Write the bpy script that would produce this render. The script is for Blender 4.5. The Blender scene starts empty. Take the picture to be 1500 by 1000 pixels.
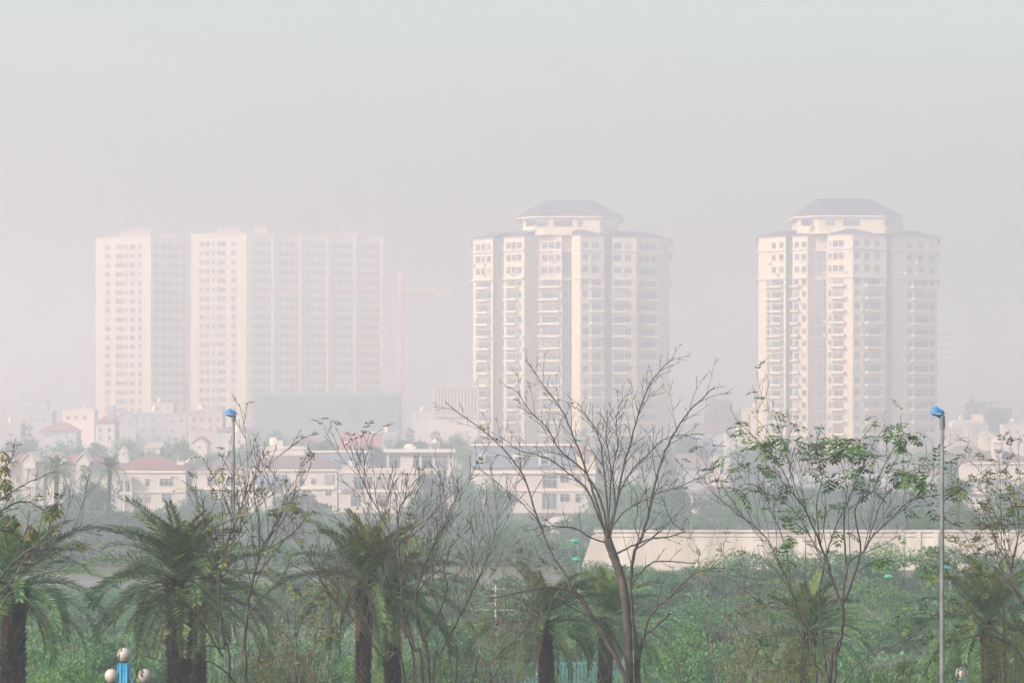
import bpy, math, random
from mathutils import Vector, Matrix
R = random.Random(7)
S = bpy.context.scene
COL = S.collection
rad = math.radians
K = 0.00024          # image plane size of one pixel of the 1500 px photograph, per metre of distance
CAMH = 14.0          # the photographer stands on an upper floor
HOR = 612.0          # row of the horizon

def at(x, y, d):
    return Vector(((x - 750) * K * d, d, CAMH + (HOR - y) * K * d))
FS = 1.45            # the city stands on lower ground beyond the road
def gz(d): return 0.0 if d < 268 else (14 - 14*FS if d > 345 else (14 - 14*FS)*(d-268)/77.0)
def ax(x, d): return (x - 750) * K * d
def az(y, d): return CAMH + (HOR - y) * K * d

# ---------------------------------------------------------------- materials
def new_mat(name):
    m = bpy.data.materials.new(name); m.use_nodes = True
    nt = m.node_tree; b = nt.nodes['Principled BSDF']
    return m, nt, b

def mat(name, c, rough=0.8, var=0.12, scale=1.5, c2=None, spec=0.3, metal=0.0, streak=False):
    """a surface colour broken up by two sizes of noise"""
    m, nt, b = new_mat(name)
    N = nt.nodes; L = nt.links
    tc = N.new('ShaderNodeTexCoord')
    n1 = N.new('ShaderNodeTexNoise'); n1.inputs['Scale'].default_value = scale
    n1.inputs['Detail'].default_value = 5
    if streak:
        mp = N.new('ShaderNodeMapping'); mp.inputs['Scale'].default_value = (1, 1, 0.12)
        L.new(tc.outputs['Object'], mp.inputs['Vector']); L.new(mp.outputs['Vector'], n1.inputs['Vector'])
    else:
        L.new(tc.outputs['Object'], n1.inputs['Vector'])
    rp = N.new('ShaderNodeValToRGB')
    a = [max(0, v * (1 - var)) for v in c]
    d = list(c2) if c2 else [min(1, v * (1 + var)) for v in c]
    rp.color_ramp.elements[0].position = 0.35; rp.color_ramp.elements[1].position = 0.68
    rp.color_ramp.elements[0].color = (*a, 1); rp.color_ramp.elements[1].color = (*d, 1)
    L.new(n1.outputs['Fac'], rp.inputs['Fac']); L.new(rp.outputs['Color'], b.inputs['Base Color'])
    b.inputs['Roughness'].default_value = rough
    b.inputs['Metallic'].default_value = metal
    b.inputs['Specular IOR Level'].default_value = spec
    return m

def leaf_mat(name, cols, rough=0.55, trans=0.25):
    """each leaf (mesh island) takes its own colour out of a ramp"""
    m, nt, b = new_mat(name)
    N = nt.nodes; L = nt.links
    g = N.new('ShaderNodeNewGeometry')
    oi = N.new('ShaderNodeObjectInfo')
    rp = N.new('ShaderNodeValToRGB')
    els = rp.color_ramp.elements
    while len(els) < len(cols): els.new(0.5)
    for i, (p, c) in enumerate(cols):
        els[i].position = p; els[i].color = (*c, 1)
    L.new(g.outputs['Random Per Island'], rp.inputs['Fac'])
    hs = N.new('ShaderNodeHueSaturation')
    mr = N.new('ShaderNodeMapRange'); mr.inputs['To Min'].default_value = 0.75; mr.inputs['To Max'].default_value = 1.3
    L.new(oi.outputs['Random'], mr.inputs['Value']); L.new(mr.outputs['Result'], hs.inputs['Value'])
    mh = N.new('ShaderNodeMapRange'); mh.inputs['To Min'].default_value = 0.485; mh.inputs['To Max'].default_value = 0.515
    L.new(oi.outputs['Random'], mh.inputs['Value']); L.new(mh.outputs['Result'], hs.inputs['Hue'])
    L.new(rp.outputs['Color'], hs.inputs['Color'])
    L.new(hs.outputs['Color'], b.inputs['Base Color'])
    b.inputs['Roughness'].default_value = rough
    b.inputs['Specular IOR Level'].default_value = 0.25
    if trans:
        t = N.new('ShaderNodeBsdfTranslucent'); L.new(hs.outputs['Color'], t.inputs['Color'])
        mx = N.new('ShaderNodeMixShader'); mx.inputs['Fac'].default_value = trans
        L.new(b.outputs[0], mx.inputs[1]); L.new(t.outputs[0], mx.inputs[2])
        L.new(mx.outputs[0], N['Material Output'].inputs['Surface'])
    return m

# ---------------------------------------------------------------- mesh helpers
class MB:
    def __init__(s): s.v = []; s.f = []; s.m = []
    def face(s, idx, m=0): s.f.append(idx); s.m.append(m)
    def poly(s, pts, m=0):
        n = len(s.v); s.v += [tuple(p) for p in pts]; s.face(tuple(range(n, n + len(pts))), m)
    def box(s, x0, x1, y0, y1, z0, z1, m=0):
        n = len(s.v)
        s.v += [(x0,y0,z0),(x1,y0,z0),(x1,y1,z0),(x0,y1,z0),(x0,y0,z1),(x1,y0,z1),(x1,y1,z1),(x0,y1,z1)]
        for q in ((0,3,2,1),(4,5,6,7),(0,1,5,4),(1,2,6,5),(2,3,7,6),(3,0,4,7)):
            s.face(tuple(n + i for i in q), m)
    def obox(s, fr, u0, u1, z0, z1, n0, n1, m=0):
        """box in a facade frame: u along the wall, n out of it"""
        o, e, nn = fr; n = len(s.v)
        for z in (z0, z1):
            for (u, w) in ((u0, n1), (u1, n1), (u1, n0), (u0, n0)):
                s.v.append((o.x + e.x*u + nn.x*w, o.y + e.y*u + nn.y*w, z))
        for q in ((0,3,2,1),(4,5,6,7),(0,1,5,4),(1,2,6,5),(2,3,7,6),(3,0,4,7)):
            s.face(tuple(n + i for i in q), m)
    def prism(s, pts, z0, z1, m=0, cap=True):
        n = len(s.v); k = len(pts)
        s.v += [(p[0], p[1], z0) for p in pts] + [(p[0], p[1], z1) for p in pts]
        for i in range(k):
            j = (i + 1) % k; s.face((n+i, n+j, n+k+j, n+k+i), m)
        if cap:
            s.face(tuple(n+k+i for i in range(k)), m); s.face(tuple(n+i for i in reversed(range(k))), m)
    def loft(s, a, za, b, zb, m=0, cap=True):
        n = len(s.v); k = len(a)
        s.v += [(p[0], p[1], za) for p in a] + [(p[0], p[1], zb) for p in b]
        for i in range(k):
            j = (i + 1) % k; s.face((n+i, n+j, n+k+j, n+k+i), m)
        if cap:
            s.face(tuple(n+k+i for i in range(k)), m); s.face(tuple(n+i for i in reversed(range(k))), m)
    def tube(s, pts, rs, n=6, m=0, cap=True):
        pts = [Vector(p) for p in pts]
        if len(pts) < 2: return
        base = len(s.v); k = len(pts); ref = None
        for i, p in enumerate(pts):
            t = (pts[min(i+1, k-1)] - pts[max(i-1, 0)])
            if t.length < 1e-9: t = Vector((0,0,1))
            t.normalize()
            if ref is None:
                ref = t.orthogonal()
            ref = (ref - t * ref.dot(t))
            if ref.length < 1e-6: ref = t.orthogonal()
            ref.normalize(); bi = t.cross(ref)
            for j in range(n):
                a = 2*math.pi*j/n; q = p + (ref*math.cos(a) + bi*math.sin(a))*rs[i]
                s.v.append((q.x, q.y, q.z))
        for i in range(k-1):
            for j in range(n):
                a = base + i*n + j; b = base + i*n + (j+1) % n
                s.face((a, b, b+n, a+n), m)
        if cap:
            s.face(tuple(base + j for j in reversed(range(n))), m)
            s.face(tuple(base + (k-1)*n + j for j in range(n)), m)
    def lathe(s, prof, c=(0,0), n=16, m=0):
        """profile of (radius, z)"""
        base = len(s.v); k = len(prof)
        for r, z in prof:
            for j in range(n):
                a = 2*math.pi*j/n; s.v.append((c[0]+r*math.cos(a), c[1]+r*math.sin(a), z))
        for i in range(k-1):
            for j in range(n):
                a = base+i*n+j; b = base+i*n+(j+1) % n; s.face((a, b, b+n, a+n), m)
        s.face(tuple(base+j for j in reversed(range(n))), m); s.face(tuple(base+(k-1)*n+j for j in range(n)), m)
    def mesh(s, name, mats, smooth=False):
        me = bpy.data.meshes.new(name)
        me.from_pydata(s.v, [], s.f); 
        for x in mats: me.materials.append(x)
        me.polygons.foreach_set('material_index', s.m)
        if smooth: me.polygons.foreach_set('use_smooth', [True]*len(s.f))
        me.update(); return me
    def build(s, name, mats, parent=None, smooth=False, loc=None):
        if not isinstance(mats, (list, tuple)): mats = [mats]
        return link(name, s.mesh(name, mats, smooth), parent, loc)

def link(name, me, parent=None, loc=None, rz=0):
    o = bpy.data.objects.new(name, me); COL.objects.link(o)
    if parent is not None: o.parent = parent
    if loc is not None: o.location = loc
    if rz: o.rotation_euler.z = rz
    return o
def tag(o, label, cat, group=None):
    o['label'] = label; o['category'] = cat
    if group: o['group'] = group
    return o
def empty(name, loc, label, cat, group=None, rz=0):
    o = bpy.data.objects.new(name, None); COL.objects.link(o); o.location = loc; o.rotation_euler.z = rz
    o.empty_display_size = 0.5
    return tag(o, label, cat, group)
def structure(o): o['kind'] = 'structure'; return o

def frame_of(p, q):
    """facade frame of a wall running p -> q (left to right seen from outside), n pointing out"""
    p = Vector((p[0], p[1], 0)); q = Vector((q[0], q[1], 0)); e = (q - p); L = e.length; e.normalize()
    return (p, e, Vector((e.y, -e.x, 0))), L
SUN_E, SUN_C = 3.5, (1.0, 0.89, 0.84)
SKY_S, SKY_DUST, SKY_AIR, SKY_OZ = 0.15, 5.2, 1.36, 0.5
EXPO = 0.71
HAZE_D, HAZE_C, HAZE_G, HAZE_A = 0.00146, (0.85, 0.915, 1.0), 0.47, (1, 0.3, 1)
# ---------------------------------------------------------------- camera, light, air
cam = bpy.data.cameras.new('camera'); co = bpy.data.objects.new('camera', cam); COL.objects.link(co)
cam.sensor_width = 36; cam.lens = 100; cam.clip_end = 20000; cam.clip_start = 0.5
co.location = (0, 0, CAMH); co.rotation_euler = (rad(90), 0, 0)
cam.shift_y = (HOR - 500) / 1500
S.camera = co

SUN_AZ, SUN_EL = rad(-50), rad(31)       # measured from the direction straight behind the camera, towards the left
to_sun = Vector((math.sin(SUN_AZ)*math.cos(SUN_EL), -math.cos(SUN_AZ)*math.cos(SUN_EL), math.sin(SUN_EL)))
sl = bpy.data.lights.new('sun', 'SUN'); so = bpy.data.objects.new('sun', sl); COL.objects.link(so)
sl.energy = SUN_E; sl.angle = rad(0.6); sl.color = SUN_C
so.rotation_euler = (-to_sun).to_track_quat('-Z', 'Y').to_euler(); so.location = to_sun * 300
w = bpy.data.worlds.new('World'); S.world = w; w.use_nodes = True
nt = w.node_tree; bg = nt.nodes['Background']
sky = nt.nodes.new('ShaderNodeTexSky'); sky.sky_type = 'NISHITA'; sky.sun_disc = False
sky.sun_elevation = SUN_EL
sky.sun_rotation = math.atan2(to_sun.x, to_sun.y)
sky.dust_density = SKY_DUST; sky.air_density = SKY_AIR; sky.ozone_density = SKY_OZ
nt.links.new(sky.outputs[0], bg.inputs[0]); bg.inputs[1].default_value = SKY_S
S.view_settings.view_transform = 'Standard'; S.view_settings.look = 'None'
S.view_settings.exposure = EXPO; S.view_settings.gamma = 1

hz = MB(); hz.box(-2200, 2200, -250, 4200, -7.6, 115.0)
hm = bpy.data.materials.new('haze'); hm.use_nodes = True
hn = hm.node_tree; hn.nodes.clear()
ho = hn.nodes.new('ShaderNodeOutputMaterial'); hv = hn.nodes.new('ShaderNodeVolumePrincipled')
hv.inputs['Color'].default_value = (*HAZE_C, 1); hv.inputs['Density'].default_value = HAZE_D
hv.inputs['Absorption Color'].default_value = (*HAZE_A, 1)
hv.inputs['Density Attribute'].default_value = ''
hv.inputs['Anisotropy'].default_value = HAZE_G
hn.links.new(hv.outputs[0], ho.inputs['Volume'])
try: hm.cycles.homogeneous_volume = True
except Exception: pass
haze = hz.build('haze', hm); haze['kind'] = 'stuff'
tag(haze, 'pale smoggy air lying over the whole city', 'haze')
haze.display_type = 'WIRE'

cy = S.cycles
cy.use_denoising = True
cy.use_adaptive_sampling = False
cy.max_bounces = 6; cy.diffuse_bounces = 3; cy.glossy_bounces = 2; cy.transmission_bounces = 2; cy.transparent_max_bounces = 4
cy.volume_bounces = 3
try:
    cy.denoiser = 'OPENIMAGEDENOISE'; cy.denoising_input_passes = 'RGB_ALBEDO_NORMAL'; cy.denoising_prefilter = 'ACCURATE'
except Exception: pass
# ---------------------------------------------------------------- building materials
M = {}
M['cream'] = mat('cream_render', (0.58, 0.52, 0.385), 0.85, 0.05, 0.15, streak=True)
M['pink'] = mat('pink_render', (0.52, 0.45, 0.375), 0.85, 0.05, 0.15, streak=True)
M['balc'] = mat('balcony_paint', (0.66, 0.59, 0.44), 0.8, 0.06, 0.3)
M['offwhite'] = mat('off_white_render', (0.70, 0.64, 0.55), 0.85, 0.06, 0.3, streak=True)
M['trim'] = mat('pale_trim', (0.62, 0.56, 0.50), 0.8, 0.05, 0.5)
M['glass'] = mat('window_glass', (0.035, 0.05, 0.075), 0.3, 0.45, 0.35, spec=0.4)
def pane_mat(name, cols):
    m, nt, b = new_mat(name); N = nt.nodes; L = nt.links
    g = N.new('ShaderNodeNewGeometry'); oi = N.new('ShaderNodeObjectInfo'); ad = N.new('ShaderNodeMath'); ad.operation = 'ADD'
    fr = N.new('ShaderNodeMath'); fr.operation = 'FRACT'
    L.new(g.outputs['Random Per Island'], ad.inputs[0]); L.new(oi.outputs['Random'], ad.inputs[1]); L.new(ad.outputs[0], fr.inputs[0])
    rp = N.new('ShaderNodeValToRGB'); rp.color_ramp.interpolation = 'CONSTANT'; els = rp.color_ramp.elements
    while len(els) < len(cols): els.new(.5)
    for i, (p, c) in enumerate(cols): els[i].position = p; els[i].color = (*c, 1)
    L.new(fr.outputs[0], rp.inputs['Fac']); L.new(rp.outputs['Color'], b.inputs['Base Color']); b.inputs['Roughness'].default_value = .3
    b.inputs['Specular IOR Level'].default_value = .4
    return m
M['glass'] = pane_mat('window_glass', [(0,(.022,.032,.05)),(.3,(.045,.06,.085)),(.55,(.08,.10,.13)),(.75,(.03,.035,.04)),(.88,(.17,.16,.14)),(.96,(.30,.27,.23))])
M['wframe'] = mat('window_frame_paint', (0.6, 0.58, 0.54), 0.6, 0.05)
M['mauve_roof'] = mat('mauve_roof_tiles', (0.075, 0.062, 0.08), 0.8, 0.15, 0.6)
M['rail'] = mat('balcony_rail_paint', (0.30, 0.30, 0.31), 0.6, 0.1)

WINMESH = {}
def window_mesh(w, h, cols=2, gm='glass', fm='wframe', sill=True):
    key = (round(w, 2), round(h, 2), cols, gm, fm, sill)
    if key in WINMESH: return WINMESH[key]
    w, h = key[0], key[1]
    b = MB(); t = min(0.09, w*0.09)
    b.box(-w/2 + t, w/2 - t, -0.03, 0.10, t, h - t, 0)                       # pane
    b.box(-w/2, -w/2 + t, -0.09, 0.10, 0, h, 1); b.box(w/2 - t, w/2, -0.09, 0.10, 0, h, 1)
    b.box(-w/2 + t, w/2 - t, -0.09, 0.10, 0, t, 1); b.box(-w/2 + t, w/2 - t, -0.09, 0.10, h - t, h, 1)
    for i in range(1, cols):
        x = -w/2 + w*i/cols; b.box(x - t*0.4, x + t*0.4, -0.07, 0.0, t, h - t, 1)
    if h > 1.3: b.box(-w/2 + t, w/2 - t, -0.065, 0.0, h*0.68, h*0.68 + t*0.8, 1)
    if sill: b.box(-w/2 - 0.1, w/2 + 0.1, -0.22, -0.092, -0.12, 0.02, 1)
    me = b.mesh('window', [M[gm], M[fm]]); WINMESH[key] = me
    return me

def place_parts(name, items, parent, limit=100):
    """items: (mesh, location, rz). The first `limit` become parts of their own, the rest ONE part."""
    for me, loc, rz in items[:limit]:
        link(name, me, parent, loc, rz)
    rest = items[limit:]
    if rest:
        b = MB(); mats = []
        for me, loc, rz in rest:
            mx = Matrix.Translation(loc) @ Matrix.Rotation(rz, 4, 'Z'); n = len(b.v)
            mi = []
            for x in me.materials:
                if x not in mats: mats.append(x)
                mi.append(mats.index(x))
            b.v += [tuple(mx @ v.co) for v in me.vertices]
            for p in me.polygons: b.face(tuple(n + i for i in p.vertices), mi[p.material_index])
        o = b.build(name, mats, parent); o['kind'] = 'stuff'

def on_wall(fr, u, z, n=0.0):
    o, e, nn = fr
    return Vector((o.x + e.x*u + nn.x*n, o.y + e.y*u + nn.y*n, z)), math.atan2(e.y, e.x)

def balcony_mesh(w, d=1.3, key={}):
    k = (round(w, 1), d)
    if k in key: return key[k]
    w = k[0]
    b = MB()
    b.box(-w/2, w/2, -d, 0.05, -0.22, 0.0, 0)
    b.box(-w/2, w/2, -d, -d + 0.13, 0.0, 0.55, 0)
    b.box(-w/2, -w/2 + 0.13, -d + 0.13, 0.02, 0.0, 0.55, 0); b.box(w/2 - 0.13, w/2, -d + 0.13, 0.02, 0.0, 0.55, 0)
    n = max(2, int(w / 0.7))
    b.box(-w/2, w/2, -d + 0.02, -d + 0.09, 1.0, 1.08, 1)
    for i in range(n + 1):
        x = -w/2 + 0.06 + (w - 0.12)*i/n; b.box(x - 0.025, x + 0.025, -d + 0.03, -d + 0.08, 0.55, 1.0, 1)
    me = b.mesh('balcony', [M['balc'], M['rail']]); key[k] = me
    return me

def scaled(pts, c, s): return [(c[0] + (p[0]-c[0])*s, c[1] + (p[1]-c[1])*s) for p in pts]

# ---------------------------------------------------------------- the two round-shouldered apartment towers
def crown_tower(label, x_mid, edges, back, yrow0, rowpx, nrow, drum, roof, ledges, ytop, drum_win):
    D = 800.0*FS; kd = K * D
    loc = Vector((ax(x_mid, D), D + 20, 0))
    root = empty('apartment_tower', loc, label, 'apartment tower', 'twin apartment towers with hipped roofs')
    def pt(x, d): return (ax(x, D + (d-800)*FS) - loc.x, (d-800)*FS - 20)
    front = [pt(*e[0]) for e in edges] + [pt(*edges[-1][1])]
    foot = front + [pt(*b) for b in back]
    ztop = az(ytop, D)
    wall = MB(); k = len(foot)
    cm = {'c': 0, 'p': 1, 'g': 0}
    for i in range(k):
        p, q = foot[i], foot[(i+1) % k]
        m = cm[edges[i][2][0]] if i < len(edges) else 0
        wall.poly([(p[0], p[1], -7), (q[0], q[1], -7), (q[0], q[1], ztop), (p[0], p[1], ztop)], m)
    wall.poly([(p[0], p[1], ztop) for p in foot], 0)
    wall.build('wall', [M['cream'], M['pink']], root)
    c = (sum(p[0] for p in foot)/k, sum(p[1] for p in foot)/k)
    # projecting string courses
    for yl, t, out in ledges:
        b = MB(); z = az(yl, D); f2 = scaled(foot, c, 1 + out/26.0)
        b.loft(scaled(foot, c, 1 + out*0.35/26.0), z - t*0.5, f2, z, 0, True)
        b.prism(f2, z, z + t*0.5, 0)
        b.build('cornice', M['trim'], root)
    # windows, balconies, stair glazing
    wins = []; bals = []; bandw = []
    for (p0, p1, spec) in edges:
        fr, L = frame_of(pt(*p0), pt(*p1))
        for it in spec[1:]:
            if it[0] == 'w':            # window column: centre fraction, width, height
                for r in range(nrow):
                    z = az(yrow0 + rowpx*r, D) - it[3]*0.5*FS
                    l, rz = on_wall(fr, it[1]*L, z); wins.append((window_mesh(it[2]*FS, it[3]*FS, 2 if it[2] < 2.2 else 3), l, rz))
            elif it[0] == 'b':          # balcony stack
                for r in range(it[3], nrow):
                    z = az(yrow0 + rowpx*r, D) - 1.45*FS
                    l, rz = on_wall(fr, it[1]*L, z + .25, .13); bandw.append((window_mesh(it[2]*FS*.64, 1.95*FS, max(3, int(it[2]*.75)), sill=False), l, rz))
                    l, rz = on_wall(fr, it[1]*L, z); bals.append((balcony_mesh(it[2]*FS, 2.1), l, rz))
            elif it[0] == 'g':          # tall stair glazing
                b = MB(); z0 = az(yrow0 + rowpx*(nrow-1) + 9, D); z1 = az(yrow0 + rowpx*0.5, D)
                b.obox(fr, 0.15, L - 0.15, z0, z1, -0.1, 0.05, 0)
                n = 3
                for i in range(n + 1):
                    u = 0.15 + (L - 0.3)*i/n; b.obox(fr, u - 0.09, u + 0.09, z0, z1, 0.02, 0.16, 1)
                z = z0; step = kd*rowpx/3; j = 0
                while z < z1:
                    t = 0.28 if j % 3 == 0 else 0.09
                    b.obox(fr, 0.1, L - 0.1, z - t/2, z + t/2, 0.02, 0.19, 1); z += step; j += 1
                b.build('stair_glazing', [M['glass'], M['wframe']], root)
    wins.sort(key=lambda t: -t[1].z); bals.sort(key=lambda t: -t[1].z)
    place_parts('window', wins, root); place_parts('balcony', bals, root); bandw.sort(key=lambda t: -t[1].z); place_parts('balcony_door', bandw, root)
    ra = random.Random(x_mid); acs = [w for w in wins if w[1].z > 10]
    ab = MB(); ab.box(-.65,.65,-.75,-.02,0,.95,0); ab.box(-.5,.5,-.79,-.752,.12,.83,1); am = ab.mesh('air_conditioner', [M['wframe'], M['rail']])
    for me, l, rz in ra.sample(acs, 70):
        e = Vector((math.cos(rz), math.sin(rz), 0)); link('air_conditioner', am, root, l + e*ra.choice((-2.0, 2.0)) + Vector((0,0,ra.uniform(-1.5,-.6))), rz)
    # skirt roof, drum with window bands, hipped roof
    b = MB()
    b.loft(scaled(foot, c, 1.03), ztop + 0.02, scaled(foot, c, 0.80), ztop + 2.6, 0)
    b.build('skirt_roof', M['mauve_roof'], root)
    dx0, dx1, dy0, dy1 = drum
    X0, X1 = ax(dx0, D) - loc.x, ax(dx1, D) - loc.x; Y0, Y1 = -29.0, 12.0; ch = 5.5*FS
    def octo(x0, x1, y0, y1, h): return [(x0+h, y0), (x1-h, y0), (x1, y0+h), (x1, y1-h), (x1-h, y1), (x0+h, y1), (x0, y1-h), (x0, y0+h)]
    oc = octo(X0, X1, Y0, Y1, ch)
    zb, zt = ztop + 0.5, az(dy0, D)
    b = MB(); b.prism(oc, zb, zt); pent = b.build('penthouse', M['cream'], root)
    h = zt - az(dy1, D)
    for (x0, x1) in drum_win:
        xm = (ax(x0, D) + ax(x1, D))/2 - loc.x; ww = (x1 - x0)*kd
        link('window', window_mesh(ww, 2.6, max(2, int(ww/1.6)), sill=False), pent, (xm, Y0, zt - 3.7))
    for (i, j) in ((7, 0), (1, 2)):
        fr, L = frame_of(oc[i], oc[j]); l, rz = on_wall(fr, L/2, zt - 3.2)
        link('window', window_mesh(5, 2.3, 3, sill=False), pent, l, rz)
    rx0, rx1, ry0, gx0, gx1, gy = roof
    e0 = octo(ax(rx0, D)-loc.x, ax(rx1, D)-loc.x, Y0-1.3, Y1+1.3, ch+0.4)
    b = MB(); b.prism(e0, zt + 0.01, zt + 0.5); b.build('eaves', M['trim'], root)
    g0, g1 = ax(gx0, D)-loc.x, ax(gx1, D)-loc.x
    zr = az(gy, D + 12); mid = (Y0+Y1)/2
    t = [(g0+2, mid-3.2), (g1-2, mid-3.2), (g1, mid-1.6), (g1, mid+1.6), (g1-2, mid+3.2), (g0+2, mid+3.2), (g0, mid+1.6), (g0, mid-1.6)]
    b = MB(); b.loft(e0, zt + 0.52, t, zr, 0)
    # standing ridges along the hips
    for i in range(8):
        b.tube([(e0[i][0], e0[i][1], zt + 0.55), (t[i][0], t[i][1], zr + 0.03)], [0.22, 0.22], 5)
    rf = b.build('roof', M['mauve_roof'], root)
    f = MB(); f.tube([((g0+g1)/2, mid, zr - 0.1), ((g0+g1)/2, mid, zr + 1.6)], [0.12, 0.05], 6); f.build('finial', M['trim'], rf)
    return root

W3 = lambda a, b, c, w=1.65, h=1.9: [('w', a, w, h), ('w', b, w, h), ('w', c, w, h)]
ct_edges = [
 ((693,806),(722,801), ['c'] + W3(.25,.52,.80) + [('b', .52, 5.2, 3)]),
 ((722,801),(723,806), ['p']),
 ((723,806),(738,804), ['p']),
 ((738,804),(738,798), ['c']),
 ((738,798),(768,793), ['c'] + W3(.24,.50,.76) + [('b', .42, 4.8, 3)]),
 ((768,793),(788,797), ['p']),
 ((788,797),(823,794), ['p'] + W3(.28,.56,.84,1.7) + [('b', .5, 6.4, 3)]),
 ((823,794),(823,796), ['c']),
 ((823,796),(838,796), ['c', ('g',)]),
 ((838,796),(838,792), ['c']),
 ((838,792),(850,790), ['c']),
 ((850,790),(885,793), ['c', ('w', .20, 1.9, 1.75), ('w', .62, 2.4, 1.9), ('b', .66, 4.2, 3)]),
 ((885,793),(887,801), ['p']),
 ((887,801),(896,801), ['p']),
 ((896,801),(896,795), ['c']),
 ((896,795),(932,797), ['c', ('w', .24, 2.3, 1.8), ('w', .66, 2.0, 1.75), ('b', .3, 4.2, 3)]),
 ((932,797),(934,800), ['c']),
 ((934,800),(964,803), ['p'] + W3(.18,.46,.76,1.5) + [('b', .5, 5.4, 3)]),
 ((964,803),(981,808), ['p']),
]
crown_tower('cream apartment tower with mauve hipped roof behind the bare tree', 837, ct_edges,
  [(981,836),(950,850),(725,850),(693,834)], 361, 17.9, 18, (766, 907, 321, 338), (757, 915, 321, 800, 866, 294),
  [(369, 0.9, 0.7), (410, 1.0, 0.8), (349, 0.6, 0.3)], 348, [(770,776),(786,803),(810,838),(845,853),(878,900)])
rt_edges = [
 ((1111,806),(1127,803), ['c', ('b', .93, 2.0, 3)]),
 ((1127,803),(1151,799), ['c', ('w', .28, 1.6, 1.75), ('w', .74, 1.6, 1.75), ('b', .5, 4.0, 3)]),
 ((1151,799),(1151,804), ['p']),
 ((1151,804),(1161,803), ['p']),
 ((1161,803),(1161,799), ['c']),
 ((1161,799),(1183,796), ['c', ('w', .30, 1.5, 1.75), ('w', .76, 1.6, 1.75), ('b', .26, 2.6, 3)]),
 ((1183,796),(1195,798), ['p']),
 ((1195,798),(1211,798), ['c', ('g',)]),
 ((1211,798),(1212,794), ['c']),
 ((1212,794),(1249,790), ['c', ('w', .10, 1.1, 1.75), ('w', .32, 1.6, 1.9), ('w', .55, 1.6, 1.9), ('b', .44, 4.4, 3)]),
 ((1249,790),(1298,795), ['c'] + W3(.12,.42,.73,1.8) + [('b', .62, 5.6, 3)]),
 ((1298,795),(1299,801), ['p']),
 ((1299,801),(1306,801), ['p']),
 ((1306,801),(1306,797), ['c']),
 ((1306,797),(1324,799), ['p']),
 ((1324,799),(1373,806), ['c'] + W3(.16,.50,.84,1.9) + [('b', .5, 7.6, 3)]),
]
crown_tower('cream apartment tower with mauve hipped roof behind the leafy tree', 1242, rt_edges,
  [(1373,834),(1345,850),(1140,850),(1111,834)], 359, 18.0, 18, (1168, 1322, 320, 338), (1161, 1323, 320, 1200, 1276, 292),
  [(367, 0.9, 0.7), (408, 1.0, 0.8), (347, 0.6, 0.3)], 346, [(1170,1184),(1205,1220),(1231,1256),(1290,1310)])

# ---------------------------------------------------------------- the slab blocks on the left
M['slab_wall'] = mat('slab_wall_paint', (0.55, 0.51, 0.40), 0.85, 0.05, 0.2, streak=True)
M['roof_plant'] = mat('roof_plant_paint', (0.42, 0.34, 0.30), 0.8, 0.1, 0.3)
def slab_tower(label, D, pts, back, ytop, faces, row0, rowpx, nrow, plants):
    D0 = D; D = D*FS
    loc = Vector((ax(pts[1][0], D), D, 0))
    root = empty('apartment_block', loc, label, 'apartment block', 'tall pale slab blocks')
    P2 = lambda q: (ax(q[0], D + (q[1]-D0)*FS) - loc.x, (q[1]-D0)*FS)
    foot = [P2(q) for q in pts] + [P2(q) for q in back]
    zt = az(ytop, D)
    b = MB(); b.prism(foot, -7, zt, 0); b.build('wall', M['slab_wall'], root)
    b = MB(); c = (sum(p[0] for p in foot)/len(foot), sum(p[1] for p in foot)/len(foot))
    b.prism(scaled(foot, c, 1.012), zt + 0.01, zt + 0.9, 0); b.build('parapet', M['slab_wall'], root)
    kd = K*D; wins = []
    for i, cols in enumerate(faces):
        fr, L = frame_of(foot[i], foot[i+1])
        slabs = MB(); fins = MB()
        for it in cols:
            if it[0] == 'fin': fins.obox(fr, it[1]*L, it[2]*L, 0.5, zt + 0.3, -0.1, it[3], 0); continue
            if it[0] == 'belt':
                for r in range(nrow):
                    z = az(row0 + rowpx*r, D) - 2.3
                    slabs.obox(fr, it[1]*L, it[2]*L, z, z + 0.95, -0.1, 0.35, 0)
                continue
            for r in range(nrow):
                z = az(row0 + rowpx*r, D) - 1.2
                l, rz = on_wall(fr, it[0]*L, z); wins.append((window_mesh(it[1]*L, 2.6, it[2], sill=False), l, rz))
        if slabs.f: slabs.build('floor_band', M['slab_wall'], root)
        if fins.f: fins.build('pilaster_strip', M['slab_wall'], root)
    place_parts('window', wins, root)
    for (x0, x1, y, dd) in plants:
        b = MB(); xa, xb = ax(x0, D)-loc.x, ax(x1, D)-loc.x
        b.box(xa, xb, dd, dd + 8, zt + 0.5, az(y, D)); b.box(xa - 0.4, xb + 0.4, dd - 0.4, dd + 8.4, az(y, D) + 0.01, az(y, D) + 0.4)
        b.build('roof_plant_room', M['roof_plant'], root)
slab_tower('narrow pale slab block, the far left one of the pair', 1000, [(140,1008),(221,1000),(277,1014)], [(262,1040),(150,1040)], 349,
  [[(.22,.10,1), (.44,.16,2), (.56,.05,1), (.67,.10,1), (.80,.07,1), ('belt', .16, .86)],
   [(.15,.13,1), (.32,.13,1), (.50,.13,1), (.68,.13,1), (.86,.10,1), ('fin', .94, .99, .5)]], 361, 13.35, 21,
  [(170,188,338,12),(186,219,334,8),(228,252,340,14)])
bays = []
for i in range(5):
    a = 0.025 + i*0.2
    bays += [(a+.025, .022, 1), (a+.06, .032, 2), (a+.10, .032, 2), (a+.135, .022, 1), ('belt', a+.008, a+.152), ('fin', a+.158, a+.176, .9)]
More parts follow.
